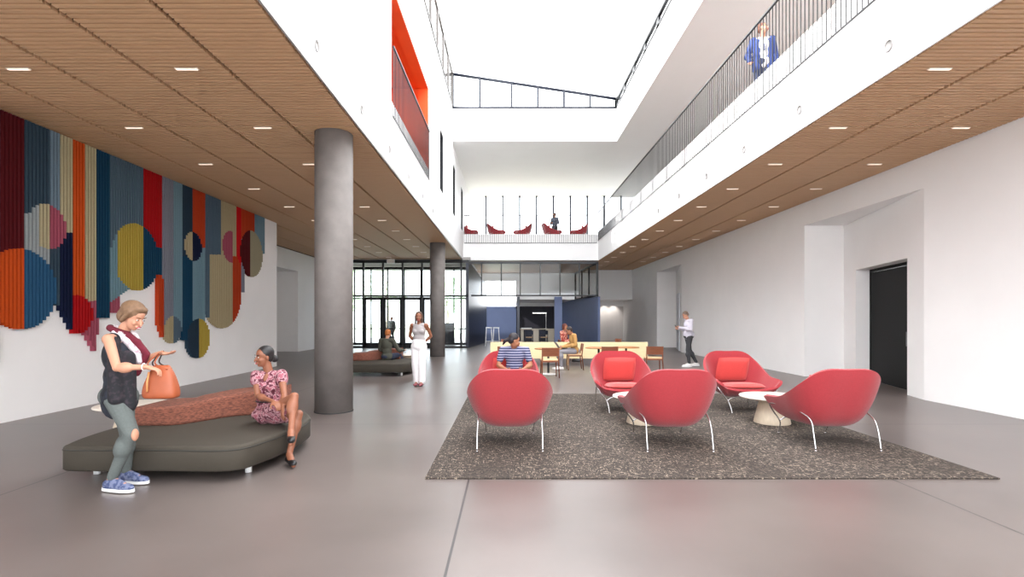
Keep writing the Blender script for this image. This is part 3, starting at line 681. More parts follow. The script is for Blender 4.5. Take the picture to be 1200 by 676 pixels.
# counter with back chairs
cx = 1.72; cy = 31.0
t = thing('service_counter', 'beige counter with white top at the back of the cafe', 'counter', (cx, cy, 0))
local(MB().box(-1.03, 1.03, -.1, .75, .88, .93), 'worktop', mat('beige laminate', '#cfc4b2', .5), t, bevel=.008)
for a, c in ((-1.0, -.84), (-.32, .05), (.5, .96)): local(MB().box(a, c, 0, .7, 0, .88), 'panel', mat('beige laminate', '#cfc4b2', .5), t)
local(MB().box(-.98, -.35, .05, .5, .93, .985), 'tray', WHITEM, t, bevel=.01)
ls = thing('counter_lamp', 'thin white right-angled lamp standing on the counter', 'lamp', (cx+.50, cy+.35, .932)); local(MB().tube([(0, 0, 0), (0, 0, .92)], .02, 8), 'pole', WHITEM, ls)
local(MB().box(-.80, .02, -.03, .03, .9, .95), 'arm', mat('lit lamp arm', '#ffffff', .4, emit=.4), ls); local(MB().lathe([(.08, 0), (.08, .015)], n=24), 'base', WHITEM, ls)
bc = make_chair('counter_chair', NAVYD, TAN, 'dark backed chair in front of the counter, left one', .84); bc.location = (1.18, 30.4, 0); bc['group'] = 'dark chairs at the counter'
dup(bc, (2.02, 30.4, 0), 0, 'dark backed chair in front of the counter, middle one'); dup(bc, (2.85, 30.4, 0), 0, 'dark backed chair in front of the counter, partly behind the navy post')
def stool(x, y, lb, first=[None]):
    if first[0] is None:
        t = thing('bar_stool', lb, 'stool', (x, y, 0), group='white bar stools by the dark wall'); local(MB().box(-.17, .17, -.16, .16, 1.0, 1.05), 'seat', WHITEM, t, bevel=.01)
        for a in (-1, 1):
            for c in (-1, 1): local(MB().tube([(a*.19, c*.18, 0), (a*.13, c*.12, 1.0)], .022, 6), 'leg', WHITEM, t)
        local(MB().tube([(-.17, -.16, .3), (.17, -.16, .3)], .012, 6), 'footrest', WHITEM, t); first[0] = t
    else: dup(first[0], (x, y, 0), 0, lb)
stool(-1.08, 29.0, 'white bar stool nearest the dark slanting wall'); stool(-.68, 29.1, 'white bar stool beside the first, farther from the dark slanting wall')
# outdoor items
t = thing('litter_bin', 'dark square litter bin outside the glass doors', 'bin', P(526, 404, 31.8)*1.0); t.location = (-3.62, 32.3, 0)
local(MB().box(-.28, .28, -.25, .25, 0, 1.2), 'body', CHAR, t, bevel=.02); local(MB().box(-.3, .3, -.27, .27, 1.2, 1.26), 'lid', BLACK, t, bevel=.01)
t = thing('picnic_table', 'grey picnic table on the paving outside the windows', 'table', (-3.05, 38.0, 0))
local(MB().box(-.55, .55, -.35, .35, .72, .76), 'tabletop', GREYM, t)
for a in (-1, 1):
    local(MB().box(-.5, .5, a*.62-.12, a*.62+.12, .43, .46), 'seat', GREYM, t); local(MB().tube([(a*.4, -.6, 0), (a*.4, -.1, .72), (a*.4, .1, .72), (a*.4, .6, 0)], .03, 6), 'leg', GREYM, t)
    local(MB().box(a*.4-.02, a*.4+.02, -.7, .7, .38, .43), 'stretcher', GREYM, t)
LEAF = mat('pale green leaves', '#c3d6b8', .9, var=.2, scale=3); BARK = mat('bark', '#8b7f72', .9, var=.2, scale=5)
def tree(x, y, h, lb, sd_):
    rnd = random.Random(sd_); t = thing('tree', lb, 'tree', (x, y, 0), group='trees beyond the lawn')
    tr = [(0, 0, 0), (.1, 0, h*.25), (-.05, .1, h*.5), (.1, 0, h*.8)]; b = MB().tube(catmull(tr, 4), [.28-.016*i for i in range(13)], 8)
    for k in range(7):
        a = k*2.4; b.tube([(0, 0, h*(.35+.05*k)), (math.cos(a)*h*.22, math.sin(a)*h*.22, h*(.5+.05*k))], [.09, .03], 6)
    local(b, 'trunk', BARK, t); b = MB()
    for k in range(1300):
        z = rnd.uniform(.3, 1.0); rad = h*.34*math.sin(min(1, (z-.25)/.78)*PI)**.6*rnd.random()**.4; a = rnd.uniform(0, 2*PI); c_ = Vector((rad*math.cos(a), rad*math.sin(a), z*h))
        e = rnd.uniform(.15, .34); u = Vector((rnd.gauss(0, 1), rnd.gauss(0, 1), rnd.gauss(0, 1))).normalized(); v = u.orthogonal().normalized()*e; w_ = u.cross(v)
        b.add([c_-v, c_+w_*.5, c_+v, c_-w_*.5], [(0, 1, 2, 3)])
    local(b, 'foliage', LEAF, t)
tree(-16.5, 72, 10.5, 'pale green tree beyond the lawn, seen through the glass doors', 1); tree(-9.5, 82, 8, 'pale green tree beyond the lawn, behind the woman in white trousers', 2); tree(-24, 80, 9, 'pale green tree beyond the lawn, leftmost', 3)
# ---------------------------------------------------------------- people
def nrm(v): return Vector(v).normalized()
class Vol(MB):
    def cap(s, p, q, r1, r2, n=14, flat=None):
        """tapered capsule; flat=(axis, factor) squashes the section along axis"""
        p = Vector(p); q = Vector(q); t = q-p; L = max(t.length, 1e-5); t = t/L; a = t.orthogonal().normalized(); b = t.cross(a)
        rows = []
        for k in range(5): th = -PI/2+PI/2*k/4; rows.append((p+t*(math.sin(th)*r1), max(math.cos(th)*r1, r1*.02)))
        for k in range(5): th = PI/2*k/4; rows.append((q+t*(math.sin(th)*r2), max(math.cos(th)*r2, r2*.02)))
        vs = []; m = len(rows)
        for c, r in rows:
            for k in range(n):
                o = (a*math.cos(2*PI*k/n)+b*math.sin(2*PI*k/n))*r
                if flat: ax = flat[0]; o = o-ax*(o.dot(ax))*(1-flat[1])
                vs.append(c+o)
        fs = [(i*n+k, i*n+(k+1) % n, (i+1)*n+(k+1) % n, (i+1)*n+k) for i in range(m-1) for k in range(n)]
        fs += [tuple(range(n))[::-1], tuple(range((m-1)*n, m*n))]
        return s.add(vs, fs, True)
    def ell(s, c, rx, ry, rz, X=(1, 0, 0), Y=(0, 1, 0), Z=(0, 0, 1), n=18, m=12):
        c = Vector(c); X = Vector(X); Y = Vector(Y); Z = Vector(Z); vs = []; fs = []
        for i in range(m+1):
            th = PI*i/m
            for k in range(n):
                ph = 2*PI*k/n; sr = max(math.sin(th), .01); vs.append(c+X*(rx*sr*math.cos(ph))+Y*(ry*sr*math.sin(ph))+Z*(-rz*math.cos(th)))
        for i in range(m):
            for k in range(n): fs.append((i*n+k, i*n+(k+1) % n, (i+1)*n+(k+1) % n, (i+1)*n+k))
        fs += [tuple(range(n))[::-1], tuple(range(m*n, m*n+n))]
        return s.add(vs, fs, True)
    def skin(s, name, material, parent, vox=.012, it=3, fac=.5, label=None):
        o = s.build(name, material, parent)
        md = o.modifiers.new('r', 'REMESH'); md.mode = 'VOXEL'; md.voxel_size = vox; md.use_smooth_shade = True
        md = o.modifiers.new('m', 'SMOOTH'); md.iterations = it; md.factor = fac
        bake(o)
        if label: o['label'] = label
        return o
def hand(V, w, d, nrm_, thumb, curl=.25, sc=1., fine=True):
    """wrist w, direction d, palm normal nrm_ (fingers curl towards it), thumb side vector"""
    d = nrm(d); N = Vector(nrm_); N = (N-d*N.dot(d)).normalized(); T = d.cross(N).normalized()
    if T.dot(Vector(thumb)) < 0: T = -T
    V.cap(w, w+d*.03*sc, .026*sc, .03*sc, flat=(N, .7))
    V.ell(w+d*.055*sc, .048*sc, .016*sc, .052*sc, d.cross(N) , N, d)
    lens = [.068, .078, .072, .055]; offs = [.030, .010, -.011, -.030]
    for L, o in zip(lens, offs):
        p = w+d*.092*sc+T*o*sc; dd = (d+T*o*1.2).normalized(); a = curl
        for k, (fr_, r) in enumerate(((.42, .0095), (.32, .0085), (.26, .0075))):
            dd2 = (dd*math.cos(a)+N*math.sin(a)).normalized(); q = p+dd2*L*fr_*sc; V.cap(p, q, r*sc, r*.92*sc, 8); p = q; a += curl*1.1
    p = w+d*.03*sc+T*.03*sc; q = p+(d*.55+T*.65+N*.3).normalized()*.042*sc; V.cap(p, q, .013*sc, .011*sc, 8)
    V.cap(q, q+(d*.85+T*.25+N*.35).normalized()*.034*sc, .0105*sc, .009*sc, 8)
def head(V, c, f, u, sc=1., face=True):
    f = nrm(f); u = Vector(u); u = (u-f*u.dot(f)).normalized(); r = f.cross(u)
    g = lambda a, b, e: c+r*a*sc+f*b*sc+u*e*sc
    V.ell(g(0, -.012, .03), .074*sc, .092*sc, .082*sc, r, f, u); V.ell(g(0, .022, -.035), .058*sc, .062*sc, .078*sc, r, f, u)
    V.ell(g(0, .052, -.088), .024*sc, .024*sc, .02*sc, r, f, u)
    V.cap(g(0, .082, .004), g(0, .103, -.032), .009*sc, .0125*sc, 8); V.ell(g(0, .086, -.062), .023*sc, .012*sc, .012*sc, r, f, u)
    for s_ in (-1, 1):
        V.ell(g(s_*.034, .062, -.03), .022*sc, .02*sc, .022*sc, r, f, u)
        V.ell(g(s_*.074, -.008, -.012), .01*sc, .017*sc, .028*sc, r, f, u)
    return g, r, f, u
SK = {'light': ('#d9a283',), 'tan': ('#b57f5e',), 'brown': ('#8a5a42',), 'dark': ('#5d3f31',)}
def skinm(k): return mat('skin '+k, {'light': '#bf8a70', 'tan': '#9e6a4e', 'brown': '#87543d', 'dark': '#6b4636'}[k], .55, var=.04, scale=20)
def faceparts(t, g, r, f, u, sc, lips='#a8404a', brow='#3a2a22', open_=False):
    for s_ in (-1, 1):
        e = MB(); ev = Vol(); ev.ell(g(s_*.031, .077, .004), .0115*sc, .0075*sc, .0045*sc, r, f, u, 12, 8); ev.build('eye', mat('eye white', '#e6e2de', .3), t)
        iv = Vol(); iv.ell(g(s_*.031, .0835, .004), .0075*sc, .0035*sc, .005*sc, r, f, u, 10, 6); iv.build('iris', mat('dark iris', '#2a1a14', .3), t)
        bv = Vol(); bv.cap(g(s_*.018, .086, .027), g(s_*.05, .073, .029), .0045*sc, .003*sc, 8); bv.build('eyebrow', mat('brow'+brow, brow, .9), t)
    lv = Vol(); lv.ell(g(0, .096, -.056), .024*sc, .007*sc, .0065*sc, r, f, u, 14, 8); lv.ell(g(0, .094, -.068), .021*sc, .008*sc, .007*sc, r, f, u, 14, 8); lv.build('lips', mat('lips'+lips, lips, .5), t)
    if open_:
        tv = Vol(); tv.ell(g(0, .1015, -.0615), .017*sc, .005*sc, .004*sc, r, f, u, 12, 8); tv.build('teeth', mat('teeth', '#f2efe9', .3), t)
def torso(V, J, inf=0., w=1., neck=True, slv=1.):
    """J: neck, chest, pelvis, shL, shR ; builds a torso"""
    L = Vector(J['shL']); R = Vector(J['shR']); X = nrm(R-L); Zc = nrm(Vector(J['neck'])-Vector(J['pelvis'])); Y = Zc.cross(X).normalized(); 
    n = Vector(J['neck']); p = Vector(J['pelvis']); sp = lambda t: p+(n-p)*t+Vector(J.get('bend', (0, 0, 0)))*math.sin(t*PI)
    hs = nrm(Vector(J['hipR'])-Vector(J['hipL'])); hy = Vector((0, 0, 1)).cross(hs).normalized() if 'sit' not in J else Y
    V.ell(sp(.0), (.165+inf)*w, (.118+inf)*w, .125+inf, hs, hy, Vector((0, 0, 1)))
    V.ell(sp(.33), (.133+inf)*w, (.098+inf)*w, .15, X, Y, Zc); V.ell(sp(.66), (.152+inf)*w, (.108+inf)*w, .165+inf*.5, X, Y, Zc)
    if neck: V.ell(sp(.86), (.13+inf), .082+inf, .07+inf*.5, X, Y, Zc)
    for s_ in (L, R): V.cap(n-Zc*.05*1., n-Zc*.05+(s_-Zc*.005-n+Zc*.05)*slv, .052+inf, .05+inf)
    if J.get('bust'):
        for q in (-1, 1): V.ell(sp(.64)+X*q*.07+Y*J['bust'], .062+inf*.5, .052+inf*.5, .06, X, Y, Zc)
    return X, Y, Zc
def arm(V, J, s, inf=0., to=2, cuff=None):
    S_, E, W = Vector(J['sh'+s]), Vector(J['el'+s]), Vector(J['wr'+s]); k = J.get('k', 1)
    V.cap(S_, E, (.05+inf)*k, (.037+inf)*k)
    if to > 1: V.cap(E, W, (.038+inf)*k, (.024+inf)*k); V.ell(E+(W-E)*.28, (.037+inf)*k, (.037+inf)*k, .07, nrm(W-E).orthogonal(), nrm(W-E).cross(nrm(W-E).orthogonal()), nrm(W-E))
def leg(V, J, s, inf=0., f0=0., f1=1., wide=0.):
    Hp, K, A = Vector(J['hip'+s]), Vector(J['kn'+s]), Vector(J['an'+s]); k = J.get('lk', 1)
    V.cap(Hp, K, (.088+inf)*k, (.054+inf+wide)*k); V.cap(K, K+(A-K)*f1, (.053+inf+wide)*k, (.036+inf+wide*1.3)*k)
    if not wide:
        d = nrm(A-K); V.ell(K+(A-K)*.3+Vector(J.get('kf'+s, (0, 0, 0)))*.014, .048+inf, .048+inf, .11, d.orthogonal(), d.cross(d.orthogonal()), d)
def foot(V, J, s, inf=0.):
    A, T = Vector(J['an'+s]), Vector(J['to'+s]); fl = nrm((T-A)*Vector((1, 1, 0)) if abs((T-A).z) < .12 else (T-A))
    V.cap(A, A+(T-A)*.35, .036+inf, .034+inf); V.cap(A+(T-A)*.3, T, .036+inf, .024+inf)
def shoe(J, s, t, m, sole=None, low=False, name='shoe', inf=.006, up=None):
    A, T = Vector(J['an'+s]), Vector(J['to'+s]); d = nrm(T-A) if abs((T-A).z) > .12 else nrm(Vector((T.x-A.x, T.y-A.y, 0)))
    upv = Vector((0, 0, 1)); upv = nrm(upv-d*upv.dot(d)); sd_ = d.cross(upv)
    base = J.get('so'+s, 0)
    heel = A-upv*(.055)-d*.045; toe = T
    V = Vol(); V.ell(heel+d*.035+upv*.012, .034+inf, .05, .04 if low else .056, sd_, d, upv); V.ell(heel+d*.17+upv*.002, .042+inf, .085, .032, sd_, d, upv); V.cap(heel+d*.02+upv*.008, heel+d*.20, .042+inf, .040, flat=(upv, .8))
    if not low: V.cap(A-upv*.03-d*.008, A-upv*.025+d*.01, .049, .048); V.cap(A-upv*.014+d*.015, A+(T-A)*.6-upv*.0, .044, .036); V.cap(A-upv*.03+d*.02, A-upv*.045+d*.12, .046, .036); V.ell(heel+d*.2, .045, .085, .034, sd_, d, upv); V.ell(heel+d*.0+upv*.01, .036, .04, .045, sd_, d, upv)
    o = V.skin(name, m, t, .007, 2)
    if sole:
        b = MB(); pts = catmull([heel-d*.042, heel-d*.01+sd_*.04, heel+d*.13+sd_*.052, heel+d*.24+sd_*.042, heel+d*.288, heel+d*.24-sd_*.042, heel+d*.13-sd_*.05, heel-d*.01-sd_*.04], 4, True)
        vs = [p-upv*.036 for p in pts]+[p-upv*.012 for p in pts]; n = len(pts)
        b.add(vs, [tuple(range(n))[::-1], tuple(range(n, 2*n))]+[(i, (i+1) % n, n+(i+1) % n, n+i) for i in range(n)]); so = b.build('sole', sole); so.data.transform(Matrix.Translation(-parent_base(t))); so.parent = o
        so.data.transform(Matrix.Identity(4))
    return o

def person(label, base, J, look, up, skin, hairm, hair, vox=.014, face=False, hsc=1., wearing='', hands=None, fine=False, group=None, **k):
    t = thing('person', label, 'person', base, group=group)
    V = Vol(); X, Y, Z = torso(V, J, 0., k.get('w', 1)); hc = Vector(J['head'])
    n = Vector(J['neck']); g, r, f, u = head(V, hc, look, up, hsc)
    V.cap(n-Z*.04, g(0, -.018, -.04), .05, .05)
    for s_ in 'LR':
        arm(V, J, s_); leg(V, J, s_); foot(V, J, s_)
        h = (hands or {}).get(s_)
        if h: hand(V, Vector(J['wr'+s_]), h[0], h[1], h[2], h[3], .95)
        else:
            d = nrm(Vector(J['wr'+s_])-Vector(J['el'+s_])); hand(V, Vector(J['wr'+s_]), d, Y, Y+Z*.2, .25, .92)
    V.skin('body', skinm(skin), t, vox, 3 if vox > .01 else 2, .5)
    # hair cap + extras
    V = Vol(); hv = hair
    V.ell(g(0, -.028, .045), .083*hsc, .092*hsc, .083*hsc, r, f, u); V.ell(g(0, -.055, .0), .076*hsc, .06*hsc, .075*hsc, r, f, u)
    if hv in ('bun', 'lowbun'):
        V.ell(g(0, -.125, -.01 if hv == 'bun' else -.04), .042*hsc, .042*hsc, .042*hsc, r, f, u); V.cap(g(0, -.06, 0), g(0, -.11, -.02), .05, .03)
    if hv == 'swept':
        V.ell(g(0, -.035, .045), .098, .108, .092, r, f, u); V.ell(g(0, -.07, -.02), .088, .07, .085, r, f, u); V.ell(g(0, .028, .088), .07, .045, .03, r, f, u)
        for s_ in (-1, 1): V.cap(g(s_*.078, .01, .05), g(s_*.082, -.02, -.04), .022, .022)
    if hv == 'bob':
        for s_ in (-1, 1): V.cap(g(s_*.066, -.02, .03), g(s_*.068, -.015, -.07), .026, .022)
        V.ell(g(0, -.06, -.04), .072, .045, .07, r, f, u)
    if hv == 'pony':
        V.cap(g(0, -.10, .0), g(-.02, -.15, -.05), .03, .03); V.cap(g(-.02, -.15, -.05), g(-.05, -.16, -.12), .03, .012)
    if hv == 'long':
        for s_ in (-1, 1): V.cap(g(s_*.068, -.02, .03), g(s_*.075, .0, -.16), .028, .024)
        V.cap(g(0, -.07, 0), g(0, -.08, -.17), .06, .05, flat=(f, .6))
    V.skin('hair', hairm, t, max(.008, vox*.8), 2)
    if face: faceparts(t, g, r, f, u, hsc, **(k.get('fp', {})))
    return t, g, (X, Y, Z)

# --- woman standing by the bench ------------------------------------
D = 4.78
def Q(px, py, d=D): return P(px, py, d)
J = dict(head=Q(157, 371, 4.80), neck=Q(139, 391, 4.82), pelvis=Q(139, 464, 4.80), shL=Q(146, 394, 5.0), shR=Q(127, 397, 4.64), elR=Q(137, 431, 4.52), wrR=Q(171, 430, 4.54), elL=Q(162, 424, 4.96), wrL=Q(187, 414, 4.84),
         hipR=Q(136, 468, 4.72), hipL=Q(144, 468, 4.88), knR=Q(154, 508, 4.66), knL=Q(149, 508, 4.90), anR=Q(130.5, 562, 4.72), anL=Q(148, 555, 4.95), toR=Q(151, 571, 4.68), toL=Q(168, 562, 4.92), bust=.07, kfR=(-1, 0, 0), kfL=(-1, 0, 0), lk=.95, k=.9)
base = (Q(138, 575, 4.75).x, 4.78, 0)
fwd = nrm((.92, -.38, 0))
for s_ in 'RL':
    J['an'+s_].z = .10; J['to'+s_].z = .04
t, g, (X, Y, Z) = person('woman in a dark sleeveless tunic and scarf standing at the bench with a handbag', base, J, (.86, -.18, -.48), (.45, -.05, .9), 'light', mat('light brown hair', '#735740', .7, var=.2, scale=40), 'swept',
    vox=.0062, face=True, hsc=1.02, fp=dict(open_=True, brow='#6b4a35'), hands={'R': (nrm((.95, .15, -.25)), (0, 0, -1), (.2, 1, 0), .45), 'L': (nrm((.98, -.1, -.02)), (0, 0, 1), (0, -1, .2), .22)})
# hair: swept cap with short bob
TUN = blotch_mat('dark navy tunic cloth', '#15171f', '#242833', 14)
V = Vol(); torso(V, J, .012, 1.02, neck=False, slv=.55)
pv = Vector(J['pelvis']); V.cap(pv+Vector((0, 0, .22)), pv+Vector((.02, 0, -.03)), .12, .16, 20, (Y, .85)); V.cap(pv+Vector((.0, 0, .12)), pv+Vector((.0, 0, -.06)), .13, .155, 20, (Y, .85))
o = V.skin('tunic', TUN, t, .009, 3)
V = Vol(); V.cap(pv+Vector((.12, -.06, .35)), pv+Vector((.13, -.07, -.07)), .07, .075, 12, (X, .8)); V.cap(pv+Vector((.05, -.13, .5)), pv+Vector((.08, -.13, 0)), .05, .07)
V.skin('open_vest_front', blotch_mat('sheer dark vest', '#1b1a20', '#3a3038', 25, .5, .7), t, .01, 2)
V = Vol()
for s_ in 'RL': leg(V, J, s_, .011, f1=.93)
V.ell(pv, .17, .13, .12); V.skin('trousers', mat('grey leggings', '#5c6260', .85, var=.08, scale=60, bump=.1, bscale=200), t, .0085, 3)
kn = Vector(J['knR']); V = Vol(); V.ell(kn+Vector((.052, -.028, -.005)), .024, .038, .055); V.skin('bare_knee', skinm('light'), t, .007, 2, label='bare knee in the ripped trouser leg')
SHB = blotch_mat('blue grey knit shoe', '#3f4a6e', '#6b728e', 30)
for s_ in 'RL':
    o = shoe(J, s_, t, SHB, WHITEM)
# scarf
SC = blotch_mat('burgundy and white scarf cloth', '#5e0f24', '#d8cfd2', 9, .47, .52)
SCB = mat('burgundy scarf cloth', '#641528', .9, var=.15, scale=20)
n = Vector(J['neck']); V = Vol()
ring = [n+X*(.085*math.cos(a))+Y*(.02+.085*math.sin(a))+Z*(.025-.035*math.sin(a)) for a in [2*PI*k/12 for k in range(13)]]
for a, b_ in zip(ring, ring[1:]): V.cap(a, b_, .029, .029, 10)
V.skin('scarf', SC, t, .008, 2)
V = Vol(); c1 = [n+Y*.10-Z*.02-X*.05, n+Y*.16-Z*.12, n+Y*.20-Z*.21+X*.01, n+Y*.17-Z*.27]
for a, b_ in zip(c1, c1[1:]): V.cap(a, b_, .036, .038, 10)
V.skin('scarf_end', SC, t, .008, 2)
V = Vol(); c1 = [n+X*.085+Z*.02, n+Y*.09-Z*.07+X*.075, n+Y*.16-Z*.17+X*.06, n+Y*.175-Z*.25+X*.05]
for a, b_ in zip(c1, c1[1:]): V.cap(a, b_, .028, .032, 10)
V.skin('scarf_end', blotch_mat('white crinkled scarf cloth', '#d6ced2', '#a98d98', 30, .5, .66), t, .008, 2, label='white part of the scarf')
V = Vol(); c1 = [n+Y*.08+X*.06, n+Y*.17-Z*.09+X*.05, n+Y*.23-Z*.19+X*.04, n+Y*.20-Z*.26+X*.03, n+Y*.15-Z*.36+X*.03]
for a, b_ in zip(c1, c1[1:]): V.cap(a, b_, .03, .032, 10)
V.skin('scarf_end', SCB, t, .008, 2, label='burgundy scarf end')
V = Vol(); W_ = Vector(J['wrR']); E_ = Vector(J['elR']); 
b = MB(); c_ = E_+(W_-E_)*.93; dd = nrm(W_-E_); a1 = dd.orthogonal().normalized(); a2 = dd.cross(a1)
b.tube([c_+a1*math.cos(q)*.03+a2*math.sin(q)*.03 for q in [2*PI*k/16 for k in range(17)]], .005, 6); b.build('bracelet', WHITEM, t)
# handbag ---------------------------------------------------------------
bagc = Q(189, 467, 4.62); bg_ = thing('handbag', 'tan brown leather handbag held by the woman standing beside the bench', 'handbag', bagc)
LEA = mat('tan leather', '#984c2b', .5, var=.1, scale=10)
b = MB(); vs = []; fs = []; N = 28; rows = [(0, .12, .055), (.012, .148, .075), (.06, .152, .08), (.14, .135, .068), (.22, .105, .045), (.275, .075, .022), (.29, .07, .012)]
for z, a, c_ in rows:
    for k in range(N):
        th = 2*PI*k/N; cx_ = math.copysign(abs(math.cos(th))**.6, math.cos(th)); sy_ = math.copysign(abs(math.sin(th))**.6, math.sin(th)); vs.append((a*cx_, c_*sy_, z+.01*math.sin(3*th)*(z > .2)))
for i in range(len(rows)-1):
    for k in range(N): fs.append((i*N+k, i*N+(k+1) % N, (i+1)*N+(k+1) % N, (i+1)*N+k))
fs += [tuple(range(N))[::-1], tuple(range((len(rows)-1)*N, len(rows)*N))]; b.add(vs, fs, True)
o = local(b, 'pouch', LEA, bg_, sub=1)
hx = Vector(J['wrL'])-bagc+Vector((.03, -.0, .0))
for yy in (-.03, .03):
    local(MB().tube(catmull([(-.06, yy, .26), (hx.x-.04, yy+hx.y*.5, hx.z*.8), (hx.x-.0, hx.y+yy*.3, hx.z+.022), (hx.x+.02, yy+hx.y*.5, hx.z*.8), (.07, yy, .26)], 8), .006, 8), 'handle', LEA if yy < 0 else mat('dark strap', '#2a1712', .6), bg_)
local(MB().tube([(-.06, -.07, .24), (-.065, -.085, .15), (-.063, -.09, .07)], .008, 8), 'tassel', mat('pale leather tassel', '#c98a55', .6), bg_)

# --- woman sitting on the bench --------------------------------------------
J = dict(head=P(309, 418, 6.0), neck=P(316, 435, 6.04), pelvis=P(315, 483, 6.08), shR=P(300, 441, 6.0), shL=P(330, 440, 5.98), elR=P(302, 464, 5.92), wrR=P(320, 470.5, 5.72), elL=P(333, 463, 5.82), wrL=P(332, 477, 5.66),
         hipL=P(322, 487, 6.0), hipR=P(310, 487, 6.02), knR=P(346, 465, 5.60), knL=P(352, 489, 5.62), anR=P(341, 506, 5.42), anL=P(339, 528, 5.56), toR=P(341, 520, 5.27), toL=P(344, 539, 5.42), bust=.07, sit=1, kfR=(-1, .4, 0), kfL=(-1, .6, 0), lk=.86, k=.9)
J['anL'].z = .105; J['toL'].z = .035
# right leg crosses over
J['knR'], J['knL'] = P(345, 464.5, 5.62), P(350, 485, 5.70)
t, g, (X, Y, Z) = person('woman sitting on the bench with crossed legs in a pink patterned dress', (-2.75, 6.0, 0), J, (-.62, -.76, -.08), (0, -.05, 1), 'brown', mat('black hair', '#1d1a1c', .5), 'lowbun', vox=.0062, face=True, hsc=1.0,
    fp=dict(open_=True, lips='#9c3a3e', brow='#231814'), hands={'R': (nrm((.75, -.55, -.3)), (.2, .1, -1), (-.3, -.8, .2), .4), 'L': (nrm((.05, -.45, -.9)), (.6, .5, -.2), (-1, -.2, 0), .4)})
DR = blotch_mat('pink patterned dress cloth', '#94515f', '#c79da2', 26, .44, .5, '#5e2535')
V = Vol(); torso(V, J, .012, .98, neck=False); pv = Vector(J['pelvis'])
for s_ in 'LR':
    a = Vector(J['hip'+s_]); b_ = Vector(J['kn'+s_]); V.cap(a, a+(b_-a)*(.5 if s_ == 'R' else .55), .098, .088)
    S_ = Vector(J['sh'+s_]); V.cap(S_+Z*.012, S_+(Vector(J['el'+s_])-S_)*.22, .062, .066)
V.ell(pv+Vector((0, 0, -.02)), .19, .16, .09)
V.skin('dress', DR, t, .009, 2)
n = Vector(J['neck'])
V = Vol()
for s_ in (-1, 1): V.cap(n+X*s_*.075+Y*.05+Z*.0, n+X*s_*.012+Y*.125-Z*.15, .02, .018)
V.skin('dress_ruffle', DR, t, .008, 1)
V = Vol(); V.ell(n+Y*.062-Z*.085, .04, .045, .075, X, Y, Z); V.skin('neckline', skinm('brown'), t, .008, 2, label='bare skin in the open neckline')
wa = Vector(J['pelvis'])+(n-Vector(J['pelvis']))*.30
b = Vol(); b.ell(wa, .157, .124, .016, X, Y, Z); b.skin('belt', mat('black belt', '#151315', .5), t, .008, 1)
FL = mat('black flat shoe', '#121113', .4)
J2 = dict(J)
shoe(J, 'L', t, FL, None, True, inf=.0); shoe(J, 'R', t, FL, None, True, inf=.0)

# --- woman in white trousers ---------------------------------------------------
def stand(px, d, fac, h=1.7, lean=0., **o):
    """standing skeleton at image column px, distance d, facing unit vector fac"""
    x = (px-HX)*d/F; f = nrm((fac[0], fac[1], 0)); r = Vector((f.y, -f.x, 0)); k = h/1.7; B = Vector((x, d, 0))
    g = lambda a, b, z: B+r*a*k+f*b*k+Vector((0, 0, z*k))
    J = dict(head=g(0, .02, 1.575), neck=g(0, -.01, 1.42), pelvis=g(0, 0, .93), shR=g(.17, -.01, 1.385), shL=g(-.17, -.01, 1.385), elR=g(.23, -.04, 1.10), elL=g(-.23, -.04, 1.10), wrR=g(.23, .04, .86), wrL=g(-.23, .04, .86),
             hipR=g(.085, 0, .90), hipL=g(-.085, 0, .90), knR=g(.095, .02, .49), knL=g(-.095, .02, .49), anR=g(.1, -.03, .09), anL=g(-.1, -.03, .09), toR=g(.12, .13, .035), toL=g(-.12, .13, .035))
    for kk, v in o.items(): J[kk] = g(*v)
    return J, B, f, r, k
J, B, f_, r_ = stand(491, 12.1, (-.1, -1), 1.70, wrR=(.06, -.16, .95), wrL=(-.06, -.16, .97), elR=(.25, -.12, 1.13), elL=(-.25, -.12, 1.13), anR=(.05, -.03, .09), anL=(-.07, .0, .09), toR=(.06, .13, .035), toL=(-.07, .15, .035), knR=(.07, .02, .49), knL=(-.07, .03, .49))[:4]
J['bust'] = .07
t, g, (X, Y, Z) = person('woman in a grey tank top and wide white trousers, hands behind her back', (B.x, B.y, 0), J, (.05, -1, -.12), (0, 0, 1), 'brown', mat('dark brown hair', '#4a3226', .6), 'long', vox=.012, face=True)
V = Vol(); torso(V, J, .012, .97, neck=False, slv=.55); V.skin('tank_top', mat('grey marl tank top', '#a29c9c', .9, var=.06, scale=50), t, .012, 2)
V = Vol(); WP = mat('white trouser cloth', '#e8e4e6', .85, bump=.1, bscale=30)
pv = J['pelvis']; V.ell(pv+Vector((0, 0, .04)), .168, .13, .15); 
for s_ in 'LR': leg(V, J, s_, .016, f1=.97, wide=.028)
V.ell(pv+Vector((0, 0, -.02)), .178, .14, .13); V.skin('trousers', WP, t, .012, 2)
for s_ in 'LR': shoe(J, s_, t, mat('dusty rose shoe', '#8c4a52', .5), None, True)
